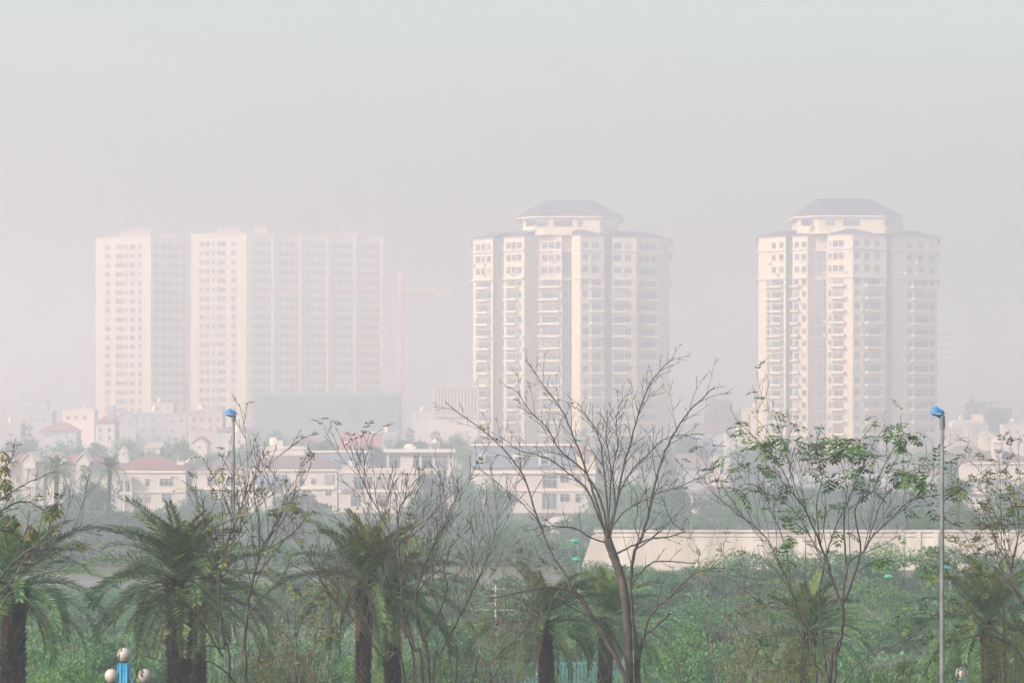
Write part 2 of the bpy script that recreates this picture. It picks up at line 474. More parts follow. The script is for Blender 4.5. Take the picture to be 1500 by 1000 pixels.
slab_tower('wide pale slab block with long shaded side beside the crane', 1000, [(280,1005),(361,1000),(561,1023)], [(556,1050),(292,1036)], 344,
  [[(.19,.09,1), (.30,.09,1), (.41,.05,1), (.55,.16,2), (.77,.09,1), ('belt', .14, .83)], bays], 357, 13.4, 21,
  [(299,352,338,10),(314,349,331,14),(368,386,330,18),(432,470,340,26),(470,519,338,28)])
# ---------------------------------------------------------------- crane, scaffolded block, finned hall, far block
M['crane'] = mat('crane_paint', (0.62, 0.33, 0.24), 0.6, 0.1)
M['concrete'] = mat('grey_concrete', (0.42, 0.40, 0.38), 0.9, 0.12, 0.4)
M['net'] = mat('green_netting', (0.075, 0.16, 0.21), 0.9, 0.25, 0.09, c2=(0.13, 0.24, 0.29))
M['net_top'] = mat('teal_netting', (0.10, 0.33, 0.33), 0.9, 0.1, 0.4)
M['white_wall'] = mat('white_wall_paint', (0.52, 0.51, 0.49), 0.85, 0.06, 0.5, streak=True)
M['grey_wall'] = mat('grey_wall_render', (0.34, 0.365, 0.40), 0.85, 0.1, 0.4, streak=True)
M['bluegrey_wall'] = mat('blue_grey_wall', (0.26, 0.33, 0.40), 0.8, 0.1, 0.4)
M['salmon_wall'] = mat('salmon_wall', (0.42, 0.365, 0.35), 0.85, 0.08, 0.4, streak=True)
M['maroon_roof'] = mat('maroon_roof_tiles', (0.20, 0.10, 0.10), 0.8, 0.18, 1.2)
M['red_roof'] = mat('red_roof_sheets', (0.27, 0.12, 0.115), 0.7, 0.15, 0.8)
M['slate_roof'] = mat('slate_roof', (0.12, 0.15, 0.20), 0.7, 0.15, 1.0)
M['brown_roof'] = mat('brown_grey_roof', (0.16, 0.13, 0.13), 0.85, 0.15, 0.8)
M['flat_roof'] = mat('flat_roof_screed', (0.36, 0.34, 0.33), 0.9, 0.15, 0.5)
M['shutter'] = mat('grey_shutter', (0.28, 0.30, 0.34), 0.6, 0.1)
M['awning'] = mat('blue_awning_cloth', (0.14, 0.18, 0.26), 0.8, 0.15, 1.5)

def crane():
    D = 930.0*FS; loc = Vector((ax(587, D), D, 0))
    r = empty('tower_crane', loc, 'orange tower crane with long horizontal jib beside the slab blocks', 'crane')
    zj = az(431, D); kd = K*D
    def lattice(name, p, q, hw, n, thick, par):
        """square lattice boom from p to q"""
        p = Vector(p); q = Vector(q); e = (q-p); L = e.length; e.normalize()
        a = e.orthogonal().normalized(); c = e.cross(a)
        b = MB(); cs = [(a*sx*hw + c*sy*hw) for sx, sy in ((-1,-1),(1,-1),(1,1),(-1,1))]
        for v in cs: b.tube([p+v, q+v], [thick, thick], 4)
        for i in range(n):
            t0 = p + e*L*i/n; t1 = p + e*L*(i+1)/n
            for j in range(4):
                v, w = cs[j], cs[(j+1) % 4]
                b.tube([t0+v, t1+w], [thick*0.6]*2, 3); b.tube([t0+v, t0+w], [thick*0.6]*2, 3)
        return b.build(name, M['crane'], par)
    lattice('mast', (0,0,-7), (0,0,zj-1.5), 1.25, 30, 0.22, r)
    b = MB(); b.lathe([(1.6, zj-1.6), (1.9, zj-0.9), (1.9, zj-0.2), (1.3, zj)], n=12); b.build('slewing_ring', M['crane'], r)
    j = lattice('jib', (-1.0, 0, zj+1.0), (ax(345, D)-loc.x, -8, zj+1.6), 0.7, 30, 0.07, r)
    lattice('counter_jib', (1.0, 0, zj+0.8), (ax(650, D)-loc.x, 1.6, zj+0.8), 0.9, 8, 0.26, r)
    lattice('apex', (0,0,zj), (0,0,az(395, D)), 0.8, 6, 0.24, r)
    za = az(395, D); b = MB()
    b.tube([(0,0,za), (ax(640,D)-loc.x, 1.4, zj+1.6)], [0.07]*2, 4); b.tube([(0,0,za), (ax(470,D)-loc.x, -4, zj+2.2)], [0.07]*2, 4)
    b.tube([(0,0,za), (ax(400,D)-loc.x, -6, zj+2.2)], [0.07]*2, 4); b.build('tie_cables', M['crane'], r)
    b = MB(); x0, x1 = ax(625,D)-loc.x, ax(650,D)-loc.x
    b.box(x1-3.4, x1, 0.2, 2.8, zj-1.6, zj+1.4); b.box(x0, x1-3.6, 0.4, 2.6, zj+0.9, zj+2.0); b.build('counterweight', M['concrete'], r)
    b = MB(); b.box(-2.9, -1.25, -1.4, 0.6, zj-2.6, zj-0.2); cab = b.build('cab', M['crane'], r)
    b = MB(); b.box(-2.7, -1.4, -1.47, -1.41, zj-1.7, zj-0.5); b.build('windscreen', M['glass'], cab)
    b = MB(); x = ax(597,D)-loc.x; b.box(x, x+2.4, -0.9, 0.9, zj+1.7, zj+3.2); b.build('winch', M['concrete'], r)
crane()

def netted_block():
    D = 900.0*FS; loc = Vector((ax(485, D), D+12, 0)); kd = K*D
    r = empty('netted_building', loc, 'blue green netted building under construction at the crane foot', 'construction site')
    x0, x1 = ax(374,D)-loc.x, ax(585,D)-loc.x
    b = MB(); b.box(x0+1, x1-1, -11, 12, -7, az(579,D)); b.build('concrete_frame', M['concrete'], r)
    z0, zt, zm = -7.0, az(576,D), az(583,D)
    b = MB(); n = 26
    for (za, zb, m) in ((z0, zm, 0), (zm, zt, 1)):
        for i in range(n):
            xa, xb = x0+(x1-x0)*i/n, x0+(x1-x0)*(i+1)/n
            ya = -12 + R.uniform(-.25,.25)
            b.box(xa, xb, ya, ya+0.12, za, zb, m)
        b.box(x0-0.1, x0, -12, 12, za, zb, m); b.box(x1, x1+0.1, -12, 12, za, zb, m)
    b.build('safety_netting', [M['net'], M['net_top']], r)
    b = MB()
    for i in range(7):
        z = 4.2*i - 2; b.box(x0-0.2, x1+0.2, -12.6, -12.4, z, z+0.4)
    for i in range(24):
        x = x0 + (x1-x0)*i/23; b.box(x-0.05, x+0.05, -12.65, -12.55, 0, zt+1.2)
    b.build('scaffolding', M['net'], r)
    for (xa, y) in ((438,562),(452,566),(512,560),(560,566),(575,570)):
        b = MB(); x = ax(xa,D)-loc.x; b.box(x-0.3, x+0.3, -2, -1.4, az(579,D)-.2, az(y,D)); b.build('starter_column', M['concrete'], r)
netted_block()

def finned_hall():
    D = 760.0*FS; loc = Vector((ax(665,D), D+10, 0))
    r = empty('finned_building', loc, 'white building with tall vertical fins left of the bare tree tower', 'office building')
    X = lambda x: ax(x,D)-loc.x
    b = MB(); b.box(X(635), X(700), -10, 14, -7, az(567,D)); b.build('wall', M['white_wall'], r)
    b = MB()
    b.box(X(634), X(701), -11.2, 15, az(567,D)+.01, az(565.5,D)); b.build('cornice', M['trim'], r)
    b = MB()
    b.box(X(638), X(698), -10.12, -10.02, az(606,D), az(570,D)); b.build('glazing', M['glass'], r)
    for i in range(14):
        x = X(636) + (X(699)-X(636))*i/13
        b = MB(); b.box(x-0.38, x+0.38, -11.0, -10.14, az(608,D), az(568,D)); b.build('fin', M['white_wall'], r)
    b = MB(); b.box(X(634.5), X(700.5), -11.1, -9.9, az(610,D), az(608.2,D)); b.build('ledge', M['trim'], r)
    for x in (661, 665.5): link('window', window_mesh(0.75, 1.6, 1, sill=False), r, (X(x), -10, az(619,D)))
    b = MB(); b.box(X(662), X(700), 0, 10, az(565,D)+0.3, az(559,D)); b.build('roof_plant_room', M['bluegrey_wall'], r)
finned_hall()

def banded_block():
    D = 1150.0*FS; loc = Vector((ax(1395,D), D+14, 0))
    r = empty('banded_office_block', loc, 'very faint office block with horizontal bands right of the second tower', 'office building')
    X = lambda x: ax(x,D)-loc.x
    b = MB(); b.box(X(1362), X(1417), -13, 14, -7, az(468,D)); b.build('wall', M['bluegrey_wall'], r)
    for i in range(14):
        z = az(602 - i*9.6, D); b = MB(); b.box(X(1361), X(1418), -13.7, 14.5, z, z+1.3); b.build('floor_band', M['white_wall'], r)
    b = MB(); b.box(X(1384), X(1402), -4, 6, az(468,D)+.01, az(447,D)); b.build('roof_plant_room', M['bluegrey_wall'], r)
banded_block()

# ---------------------------------------------------------------- low houses of the city
def hip(b, x0, x1, y0, y1, z0, z1, inset=None, over=0.6, m=0):
    i = inset if inset is not None else min(x1-x0, y1-y0)*0.42
    ym = (y0+y1)/2
    a = [(x0-over, y0-over), (x1+over, y0-over), (x1+over, y1+over), (x0-over, y1+over)]
    t = [(x0+i, ym-0.15), (x1-i, ym-0.15), (x1-i, ym+0.15), (x0+i, ym+0.15)]
    b.box(a[0][0], a[1][0], a[0][1], a[2][1], z0, z0+0.18, m)
    b.loft(a, z0+0.181, t, z1, m)
def gable_x(b, x0, x1, y0, y1, z0, z1, over=0.4, m=0):
    """ridge along y, the gable faces the camera"""
    xm = (x0+x1)/2
    for (xa, za, xb, zb) in ((x0-over, z0, xm, z1), (xm, z1, x1+over, z0)):
        n = len(b.v); t = 0.22
        b.v += [(xa,y0-over,za),(xb,y0-over,zb),(xb,y1+over,zb),(xa,y1+over,za),(xa,y0-over,za+t),(xb,y0-over,zb+t),(xb,y1+over,zb+t),(xa,y1+over,za+t)]
        for q in ((0,3,2,1),(4,5,6,7),(0,1,5,4),(1,2,6,5),(2,3,7,6),(3,0,4,7)): b.face(tuple(n+i for i in q), m)

def house(label, x0, x1, ytop, D, wall='white_wall', roof='flat', rmat='flat_roof', yridge=None, wins=(), depth=11, name='city_house', cat='house', group=None, extras=()):
    if D > 300: D = D*FS*(1.12 if name == 'city_house' and D > 430 else 1.05)
    g0 = gz(D) - .1
    loc = Vector((ax((x0+x1)/2, D), D, 0)); X = lambda x: ax(x, D)-loc.x; Z = lambda y: az(y, D)
    r = empty(name, loc, label, cat, group)
    zt = Z(ytop)
    b = MB(); b.box(X(x0), X(x1), 0, depth, g0, zt)
    if roof == 'gable':
        n = len(b.v); xm = (X(x0)+X(x1))/2
        for y in (0.0, depth): b.poly([(X(x0), y, zt), (X(x1), y, zt), (xm, y, Z(yridge)-.05)] if y == 0 else [(X(x1), y, zt), (X(x0), y, zt), (xm, y, Z(yridge)-.05)])
    b.build('wall', M[wall], r)
    b = MB()
    if roof == 'flat':
        t = 0.35
        b.box(X(x0)-.25, X(x1)+.25, -.25, depth+.25, zt+.004, zt+.2)
        b.box(X(x0)-.25, X(x1)+.25, -.25, 0.05, zt+.204, zt+.75); b.box(X(x0)-.25, X(x0)+.05, .054, depth+.25, zt+.204, zt+.75); b.box(X(x1)-.05, X(x1)+.25, .054, depth+.25, zt+.204, zt+.75)
        b.build('parapet', M[wall], r)
    elif roof == 'hip': hip(b, X(x0), X(x1), 0, depth, zt+.004, Z(yridge)); b.build('roof', M[rmat], r)
    elif roof == 'gable': gable_x(b, X(x0), X(x1), 0, depth, zt+.004, Z(yridge)); b.build('roof', M[rmat], r)
    elif roof == 'shed':
        n = len(b.v); a = zt+.004; c = Z(yridge)
        b.v += [(X(x0)-.5,-.5,a),(X(x1)+.5,-.5,a),(X(x1)+.5,depth,c),(X(x0)-.5,depth,c),(X(x0)-.5,-.5,a+.2),(X(x1)+.5,-.5,a+.2),(X(x1)+.5,depth,c+.2),(X(x0)-.5,depth,c+.2)]
        for q in ((0,3,2,1),(4,5,6,7),(0,1,5,4),(1,2,6,5),(2,3,7,6),(3,0,4,7)): b.face(tuple(n+i for i in q))
        b.build('roof', M[rmat], r)
    for w in wins:        # (x0, x1, ytop, ybottom[, columns])
        ww = X(w[1])-X(w[0]); hh = Z(w[2])-Z(w[3])
        link('window', window_mesh(ww, hh, w[4] if len(w) > 4 else 2, sill=D < 500), r, ((X(w[0])+X(w[1]))/2, 0, Z(w[3])))
    rr = random.Random(int(x0*7 + ytop))
    if roof == 'flat' and name == 'city_house' and x1 - x0 > 16:
        b = MB(); cx = X(x0) + (X(x1)-X(x0))*rr.uniform(.2,.8); q = rr.uniform(.7,1.1)
        b.lathe([(q*.8, zt+.9), (q, zt+1.0), (q, zt+2.6), (q*.5, zt+3.0)], (cx, depth*.4), 12)
        for a in range(4): b.box(cx-q*.6 + q*1.1*(a % 2), cx-q*.5 + q*1.1*(a % 2), depth*.4-.3+.6*(a//2), depth*.4-.2+.6*(a//2), zt+.2, zt+.92)
        b.build('water_tank', M['trim'], r)
    if D < 900 and rr.random() < .6:
        b = MB(); cx = X(x0) + (X(x1)-X(x0))*rr.uniform(.15,.85); zz = zt + (0 if roof == 'flat' else .3)
        b.tube([(cx, depth*.5, zz), (cx, depth*.5, zz+4.2)], [.06,.04], 5)
        for k in range(4): b.tube([(cx-.9+.12*k, depth*.5, zz+2.9+.35*k), (cx+.9-.12*k, depth*.5, zz+2.9+.35*k)], [.03,.03], 4)
        b.build('aerial', M['rail'], r)
    for e in extras:      # (part, material, x0, x1, ytop, ybottom, y0, y1)
        b = MB(); b.box(X(e[2]), X(e[3]), e[6], e[7], Z(e[5]), Z(e[4])); b.build(e[0], M[e[1]], r)
    return r, X, Z
def winrow(xs, w, y0, y1, c=2): return [(x-w/2, x+w/2, y0, y1, c) for x in xs]

H = house
H('pale block with a big blue grey plant storey on its roof at far left', 28, 76, 604, 760, 'grey_wall', wins=winrow((36,46,56,66),5,612,618), extras=[('roof_storey','bluegrey_wall',30,68,586,603,2,9)])
H('low pale terrace house at the left picture edge behind trees', -6, 30, 622, 660, 'grey_wall', wins=winrow((6,18),5,628,635))
H('pale flat house left of the narrow slab block foot', 92, 138, 603, 720, 'offwhite', wins=winrow((100,112,124),6,608,614), extras=[('roof_storey','white_wall',112,134,598,603,2,8)])
H('long red roofed house left of the salmon roofed narrow house', 60, 112, 632, 640, 'grey_wall', 'hip', 'red_roof', 618, winrow((70,84,98),5,636,641))
H('narrow cream house with salmon roof and dark rooftop tank tower', 140, 168, 619, 600, 'white_wall', 'hip', 'red_roof', 609, winrow((147,160),5,626,633)+winrow((147,160),5,638,645), extras=[('tank_tower','bluegrey_wall',157,167,593,614,2,5)])
H('grey house with arched gable beside the salmon roofed narrow house', 169, 199, 612, 620, 'grey_wall', 'gable', 'concrete', 603, winrow((180,190),4,616,622))
H('small cream rooftop house between the two slab blocks', 222, 254, 593, 700, 'white_wall', wins=winrow((232,244),5,596,601))
H('wide grey block in front of the gap between slab blocks', 200, 274, 607, 610, 'grey_wall', wins=winrow((210,224,238,252,266),5,613,619)+winrow((210,224,238,252,266),5,627,633))
H('pinkish grey house under the wide slab block', 275, 326, 604, 600, 'salmon_wall', wins=winrow((284,296,308,319),5,610,617)+winrow((284,296,308,319),5,624,631), extras=[('stair_head','grey_wall',300,316,600,604,2,6)])
H('dark roofed low shed left of the green netted building', 318, 376, 632, 560, 'grey_wall', 'hip', 'brown_roof', 623)
H('small cream house among trees beside the left street lamp', 327, 361, 638, 520, 'white_wall', wins=winrow((336,350),5,643,650))
H('tiny pink roofed house among the hazy trees', 282, 303, 650, 520, 'white_wall', 'gable', 'red_roof', 640, winrow((292,),5,652,657))
H('tiny white gabled house among trees behind the maroon villa', 174, 189, 660, 480, 'white_wall', 'gable', 'brown_roof', 651, winrow((181,),4,662,667))
H('low white shed with sloping roof behind the maroon villa', 212, 234, 656, 480, 'white_wall', 'shed', 'flat_roof', 649)
H('low pale grey house behind netted building trees', 430, 470, 648, 540, 'grey_wall', 'hip', 'red_roof', 640)
H('white rooftop box house with stair tower behind scalloped awning villa', 382, 446, 658, 440, 'white_wall', wins=winrow((392,),5,661,667), extras=[('stair_head','white_wall',400,414,645,657,1,5)])
H('house with broad sloping red roof and white dormer under the crane', 498, 556, 656, 520, 'salmon_wall', 'shed', 'red_roof', 634, extras=[('dormer','white_wall',505,513,646,655,1,3),('ridge_cap','white_wall',540,556,632,635,9,11)])
H('pale grey box house right of the red sloping roof', 556, 582, 637, 540, 'grey_wall', wins=winrow((564,574),5,642,650))
H('pale house peeping above trees left of the finned building', 604, 636, 605, 800, 'white_wall', wins=winrow((612,624),5,610,615))
H('cream tower house with window strip left of the second tower', 1040, 1072, 588, 760, 'cream', wins=winrow((1064,),5,592,596)+winrow((1064,),5,600,604)+winrow((1064,),5,608,612)+winrow((1050,),4,600,604), extras=[('side_wing','cream',1034,1040,600,640,1,9)])
H('low cream annex between cream tower house and blank cream block', 1072, 1090, 605, 770, 'cream', wins=winrow((1080,),5,609,613))
H('blank sided cream block at the foot of the second tower', 1089, 1115, 600, 720, 'cream', wins=winrow((1095,),3,612,616,1))
H('bright low house in front of the blank cream block', 1064, 1092, 638, 600, 'white_wall', wins=winrow((1071,1080),4,642,648))
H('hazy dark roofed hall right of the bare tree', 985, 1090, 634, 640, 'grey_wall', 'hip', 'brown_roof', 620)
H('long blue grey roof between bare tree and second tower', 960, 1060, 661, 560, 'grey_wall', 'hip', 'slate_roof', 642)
H('white flat house with roof terrace at far right', 1420, 1444, 592, 780, 'white_wall', wins=winrow((1430,),6,597,603), extras=[('roof_canopy','bluegrey_wall',1424,1468,588.5,590,0,9)])
H('grey wing with a long dark eave at far right', 1444, 1482, 600, 790, 'grey_wall', wins=winrow((1452,1464,1474),5,604,610), extras=[('eave','bluegrey_wall',1440,1492,612,614,-2,6)])
H('low white roofed house with bright parapet right of the lamp', 1398, 1424, 618, 700, 'white_wall', wins=winrow((1406,1416),5,622,627))
H('salmon house below the bright parapet house', 1384, 1410, 629, 660, 'salmon_wall', wins=winrow((1392,1402),5,634,641))
H('grey house with cream upper room near the right edge', 1424, 1448, 622, 680, 'grey_wall', wins=winrow((1432,1442),5,627,633), extras=[('upper_room','cream',1428,1442,607,621,2,7)])
H('small orange fronted house with arched roof near the right edge', 1440, 1458, 638, 620, 'cream', 'gable', 'concrete', 632, winrow((1449,),5,640,645))
H('pale tall house at the right picture edge', 1472, 1506, 624, 660, 'white_wall', wins=winrow((1479,1490),5,629,636)+winrow((1479,1490),5,641,647), extras=[('water_tank','bluegrey_wall',1480,1488,617,623,2,5)])
H('dim brown roofed row house behind the right hand villa', 1386, 1452, 668, 540, 'grey_wall', 'hip', 'brown_roof', 652)

# ---------------------------------------------------------------- the villas behind the gardens
M['villa_wall'] = mat('villa_wall_paint', (0.44, 0.43, 0.41), 0.85, 0.05, 0.4, streak=True)
VG = 'white villas in a row'
def column_parts(b, X, Z, xs, yt, yb, y, w=0.32):
    for x in xs:
        b.tube([(X(x), y, Z(yb)), (X(x), y, Z(yt))], [w*0.5, w*0.42], 8)
        b.box(X(x)-w*.7, X(x)+w*.7, y-w*.7, y+w*.7, Z(yt)-.05, Z(yt)+.2)
def gabled_villa(label, x0, x1, gables):
    D = 400.0
    r, X, Z = house(label, x0, x1, 680, D, 'villa_wall', 'hip', 'maroon_roof', 665, depth=12, name='villa', cat='villa', group=VG)
    b = MB(); b.box(X(x0)-.3, X(x1)+.3, -.35, -.002, Z(681.5), Z(678.8)); b.build('cornice', M['trim'], r)
    for g in gables:
        b = MB(); b.box(X(g-9), X(g+9), -2.2, -.36, Z(686), Z(676))
        b.poly([(X(g-9.5), -2.2, Z(676)), (X(g+9.5), -2.2, Z(676)), (X(g), -2.2, Z(663.5))])
        b.build('pediment', M['villa_wall'], r)
        b = MB(); b.box(X(g-9), X(g+9), -2.2, -.01, Z(712), Z(709)); b.build('balcony', M['villa_wall'], r)
        b = MB(); gable_x(b, X(g-9.5), X(g+9.5), -2.2, 5, Z(676)+.01, Z(663)); b.build('gable_roof', M['trim'], r)
        for cx in (g-8, g-4.5, g+4.5, g+8):
            b = MB(); column_parts(b, X, Z, (cx,), 686, 709, -1.9); b.build('column', M['villa_wall'], r)
            b = MB(); column_parts(b, X, Z, (cx,), 712, 746, -1.9, 0.4); b.build('column', M['villa_wall'], r)
        for yy in (690, 716):
            link('window', window_mesh(0.9, 1.6, 2), r, (X(g), -0.0, Z(yy+17)))
    for gx in [(gables[0]+gables[-1])/2]:
        for yy in (690, 716): link('window', window_mesh(1.0, 1.5, 2), r, (X(gx), 0, Z(yy+17)))
    return r, X, Z
gabled_villa('white villa with columned gables cut by the left picture edge', -22, 64, (8, 45))
gabled_villa('white villa with columned gables behind the feathery garden palm', 68, 160, (85, 124))

D4 = 400.0
r, X, Z = house('white villa under a broad maroon hip roof', 163, 272, 688, D4, 'villa_wall', 'hip', 'maroon_roof', 670, depth=13, name='villa', cat='villa', group=VG,
  wins=[(233,254,700,712,3),(212,220,700,712,1),(212,222,722,736),(236,252,722,736,2)])
b = MB(); b.box(X(162), X(273), -.4, -.002, Z(692), Z(687.6)); b.build('cornice', M['trim'], r)
b = MB(); b.box(X(165), X(196), -2.6, -.41, Z(703), Z(697)); b.build('porch_roof', M['shutter'], r)
b = MB(); b.box(X(165), X(196), -2.6, -.01, Z(724), Z(720)); b.box(X(196.2), X(268), -.3, -.003, Z(721.5), Z(718)); b.build('balcony', M['villa_wall'], r)
for cx in (167, 172, 184, 194):
    b = MB(); column_parts(b, X, Z, (cx,), 704.5, 720, -2.2, .45); b.build('column', M['villa_wall'], r)
    b = MB(); column_parts(b, X, Z, (cx,), 726, 750, -2.2, .5); b.build('column', M['villa_wall'], r)
for x in (178, 189): link('door', window_mesh(0.8, 1.6, 1), r, (X(x), 0, Z(720)))

r, X, Z = house('white villa with brown roof and two broad windows behind the left lamp', 290, 358, 689, D4, 'villa_wall', 'hip', 'brown_roof', 671, depth=12, name='villa', cat='villa', group=VG,
  wins=[(303,319,697,711,2),(330,353,699,712,3),(303,318,720,734,2),(332,350,720,734,2)])
b = MB(); b.box(X(289), X(359), -.4, -.002, Z(692), Z(688.6)); b.build('cornice', M['trim'], r)
b = MB(); b.box(X(290), X(358), -.6, -.003, Z(716.5), Z(714)); b.build('string_course', M['trim'], r)
b = MB(); b.tube([(X(262),2,Z(679)),(X(272),2,Z(677)),(X(281),2,Z(669))],[.35,.3,.15],6); b.box(X(258),X(268),1.2,2.8,Z(681),Z(676)); 
o = b.build('satellite_dish_mast', M['white_wall']); o.location = r.location; tag(o, 'white slanted dish mast between two villa roofs', 'mast')

r, X, Z = house('white villa with scalloped dark blue awning and small square windows', 360, 494, 686, D4, 'villa_wall', 'hip', 'brown_roof', 667, depth=12, name='villa', cat='villa', group=VG,
  wins=[(437,446,698,710,2),(455,463,699,710,2),(380,392,712,724,2),(402,414,712,724,2),(476,486,716,726,2)])
b = MB(); b.box(X(359), X(495), -.45, -.002, Z(689.5), Z(685.6)); b.box(X(425), X(490), -.5, -.003, Z(716), Z(713)); b.build('cornice', M['trim'], r)
b = MB()
for i in range(7):
    xa = X(374) + (X(420)-X(374))*i/7; xb = X(374) + (X(420)-X(374))*(i+1)/7; xm = (xa+xb)/2
    b.poly([(xa,-1.6,Z(704)),(xa,-.02,Z(695)),(xb,-.02,Z(695)),(xb,-1.6,Z(704))]); b.poly([(xa,-1.6,Z(704)),(xb,-1.6,Z(704)),(xm+.2,-1.62,Z(709)),(xm-.2,-1.62,Z(709))])
b.build('awning', M['awning'], r)
b = MB(); b.box(X(475), X(488), -.3, -.002, Z(708), Z(694)); 
for i in range(5): 
    x = X(476.5)+(X(486.5)-X(476.5))*i/4; b.box(x-.1, x+.1, -.36, -.302, Z(707.5), Z(694.5))
b.build('shuttered_bay', M['shutter'], r)

r, X, Z = house('modern white villa with glazed rooftop pavilion', 496, 612, 690, D4, 'villa_wall', 'flat', 'flat_roof', depth=14, name='villa', cat='villa', group=VG,
  wins=[(520,535,697,716,3),(537,546,697,716,2),(550,571,697,717,4),(573,583,703,717,2),(513,529,724,742,3),(552,571,724,742,3),(588,596,700,712,2),(516,528,750,762,2)])
b = MB(); b.box(X(495), X(613), -.5, -.002, Z(720.5), Z(717.6)); b.box(X(495), X(613), -.4, -.003, Z(692.5), Z(690.4)); b.build('string_course', M['trim'], r)
b = MB(); b.box(X(497), X(519), -1.2, -.51, Z(716.5), Z(694)); b.build('glazed_bay', M['shutter'], r)
b = MB(); b.box(X(566), X(664), 2, 11, Z(689.8), Z(662.5)); pav = b.build('rooftop_pavilion', M['villa_wall'], r)
b = MB(); b.box(X(561), X(667), .8, 12, Z(662.4), Z(658)); b.build('roof_slab', M['white_wall'], pav)
for (a, c) in ((568,586),(604,614.5),(616.5,634),(636,656)): link('window', window_mesh(X(c)-X(a), Z(666)-Z(687), max(1, int((c-a)/9)), sill=False), pav, ((X(a)+X(c))/2, 2, Z(687)))
b = MB(); b.box(X(612.4), X(664), 0.0, 12.5, -6.4, Z(690)); b.build('side_wing', M['villa_wall'], r)
b = MB(); b.box(X(590), X(608), 4, 7, Z(658)+.01, Z(654)); b.lathe([(1.1,Z(654)),(1.0,Z(652.5)),(.6,Z(650.6)),(.1,Z(650))], (X(599),5.5), 12); b.build('roof_dome', M['white_wall'], r)
b = MB()
for (x, y) in ((631,4),(642,4),(631,6),(642,6)): b.tube([(X(x),y,Z(658)),(X(x),y,Z(648))],[.07,.07],5)
b.box(X(630),X(643),3.6,6.4,Z(648),Z(646.8)); b.lathe([(.5,Z(646.8)),(.5,Z(644)),(.1,Z(642.5))],(X(636.5),5),10); b.build('water_tank', M['trim'], r)

r, X, Z = house('grey mansard roofed house with flat top behind the modern villa', 448, 545, 684, 430, 'villa_wall', 'flat', 'flat_roof', depth=11, name='villa', cat='villa', group=VG)
b = MB(); b.loft([(X(447),-.6),(X(546),-.6),(X(546),11),(X(447),11)], Z(684)+.76, [(X(452),1.6),(X(541),1.6),(X(541),10),(X(452),10)], Z(662.5)); b.build('mansard', M['slate_roof'], r)
b = MB(); b.box(X(448),X(545),1.2,10.4,Z(662.4),Z(660.3)); b.build('roof_edge', M['trim'], r)
b = MB(); b.box(X(511),X(521),-.9,2.2,Z(684),Z(674)); d = b.build('dormer', M['white_wall'], r)

r, X, Z = house('long dark slate mansard house with white framed dormers behind the bare tree', 692, 872, 690, D4, 'villa_wall', 'flat', 'flat_roof', depth=14, name='villa', cat='villa', group=VG,
  wins=[(794,816,695,715,3),(820,834,695,707,2),(793,816,721,746,3),(820,835,722,735,2),(842,851,722,736,1),(745,758,722,737,2),(843,852,696,708,1)])
b = MB(); b.loft([(X(690),-.8),(X(846),-.8),(X(846),14),(X(690),14)], Z(690)+.76, [(X(693),1.8),(X(842),1.8),(X(842),12),(X(693),12)], Z(653)); b.build('mansard', M['slate_roof'], r)
b = MB(); b.box(X(690),X(845),1.4,12.5,Z(652.9),Z(650.3)); b.build('roof_edge', M['trim'], r)
for (a, c, yt, yb) in ((702,711,665,676),(751,767,665,681),(789,806,665,681)):
    b = MB(); b.box(X(a),X(c),-.9,2.4,Z(yb),Z(yt)); d = b.build('dormer', M['white_wall'], r)
    link('window', window_mesh((X(c)-X(a))*.72, (Z(yt)-Z(yb))*.74, 1, sill=False), d, ((X(a)+X(c))/2, -.9, Z(yb)+.12))
b = MB(); b.box(X(690.5),X(873),-.5,-.002,Z(693.5),Z(689)); b.box(X(735),X(873),-.3,-.003,Z(719),Z(716.5)); b.build('cornice', M['trim'], r)
house('cream upper house with pale pink gable roof among bare branches', 815, 872, 665, 450, 'cream', 'hip', 'red_roof', 652, depth=10, wins=[(855,864,668,679,2),(832,840,668,679,2)], name='villa', cat='villa', group=VG)
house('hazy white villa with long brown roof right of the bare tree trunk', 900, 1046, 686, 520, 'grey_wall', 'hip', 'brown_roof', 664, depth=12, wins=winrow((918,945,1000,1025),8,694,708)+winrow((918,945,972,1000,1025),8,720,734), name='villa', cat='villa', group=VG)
house('bright white stair tower house at the end of the hazy villas', 1047, 1068, 676, 420, 'villa_wall', 'flat', depth=8, wins=[(1054,1061,684,694,1),(1054,1061,704,714,1)], name='villa', cat='villa', group=VG)
house('low white villa wing behind the leafy tree', 1016, 1112, 724, 400, 'villa_wall', 'hip', 'brown_roof', 712, depth=10, wins=winrow((1032,1052,1090),8,732,746), name='villa', cat='villa', group=VG)
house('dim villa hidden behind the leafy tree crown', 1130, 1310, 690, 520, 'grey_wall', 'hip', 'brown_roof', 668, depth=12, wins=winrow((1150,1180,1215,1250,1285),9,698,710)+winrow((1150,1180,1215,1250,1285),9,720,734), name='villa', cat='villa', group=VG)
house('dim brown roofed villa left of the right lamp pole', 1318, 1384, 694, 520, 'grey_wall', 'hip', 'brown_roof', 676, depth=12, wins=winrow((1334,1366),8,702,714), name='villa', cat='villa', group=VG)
r, X, Z = house('white villa with square roof turret by the right edge', 1418, 1516, 676, 410, 'villa_wall', 'hip', 'brown_roof', 660, depth=13, name='villa', cat='villa', group=VG,
  wins=[(1444,1452,684,695,2),(1469,1476,684,694,1),(1486,1493,684,694,1),(1431,1437,704,716,1),(1442,1453,704,718,2),(1458,1464,704,716,1)])
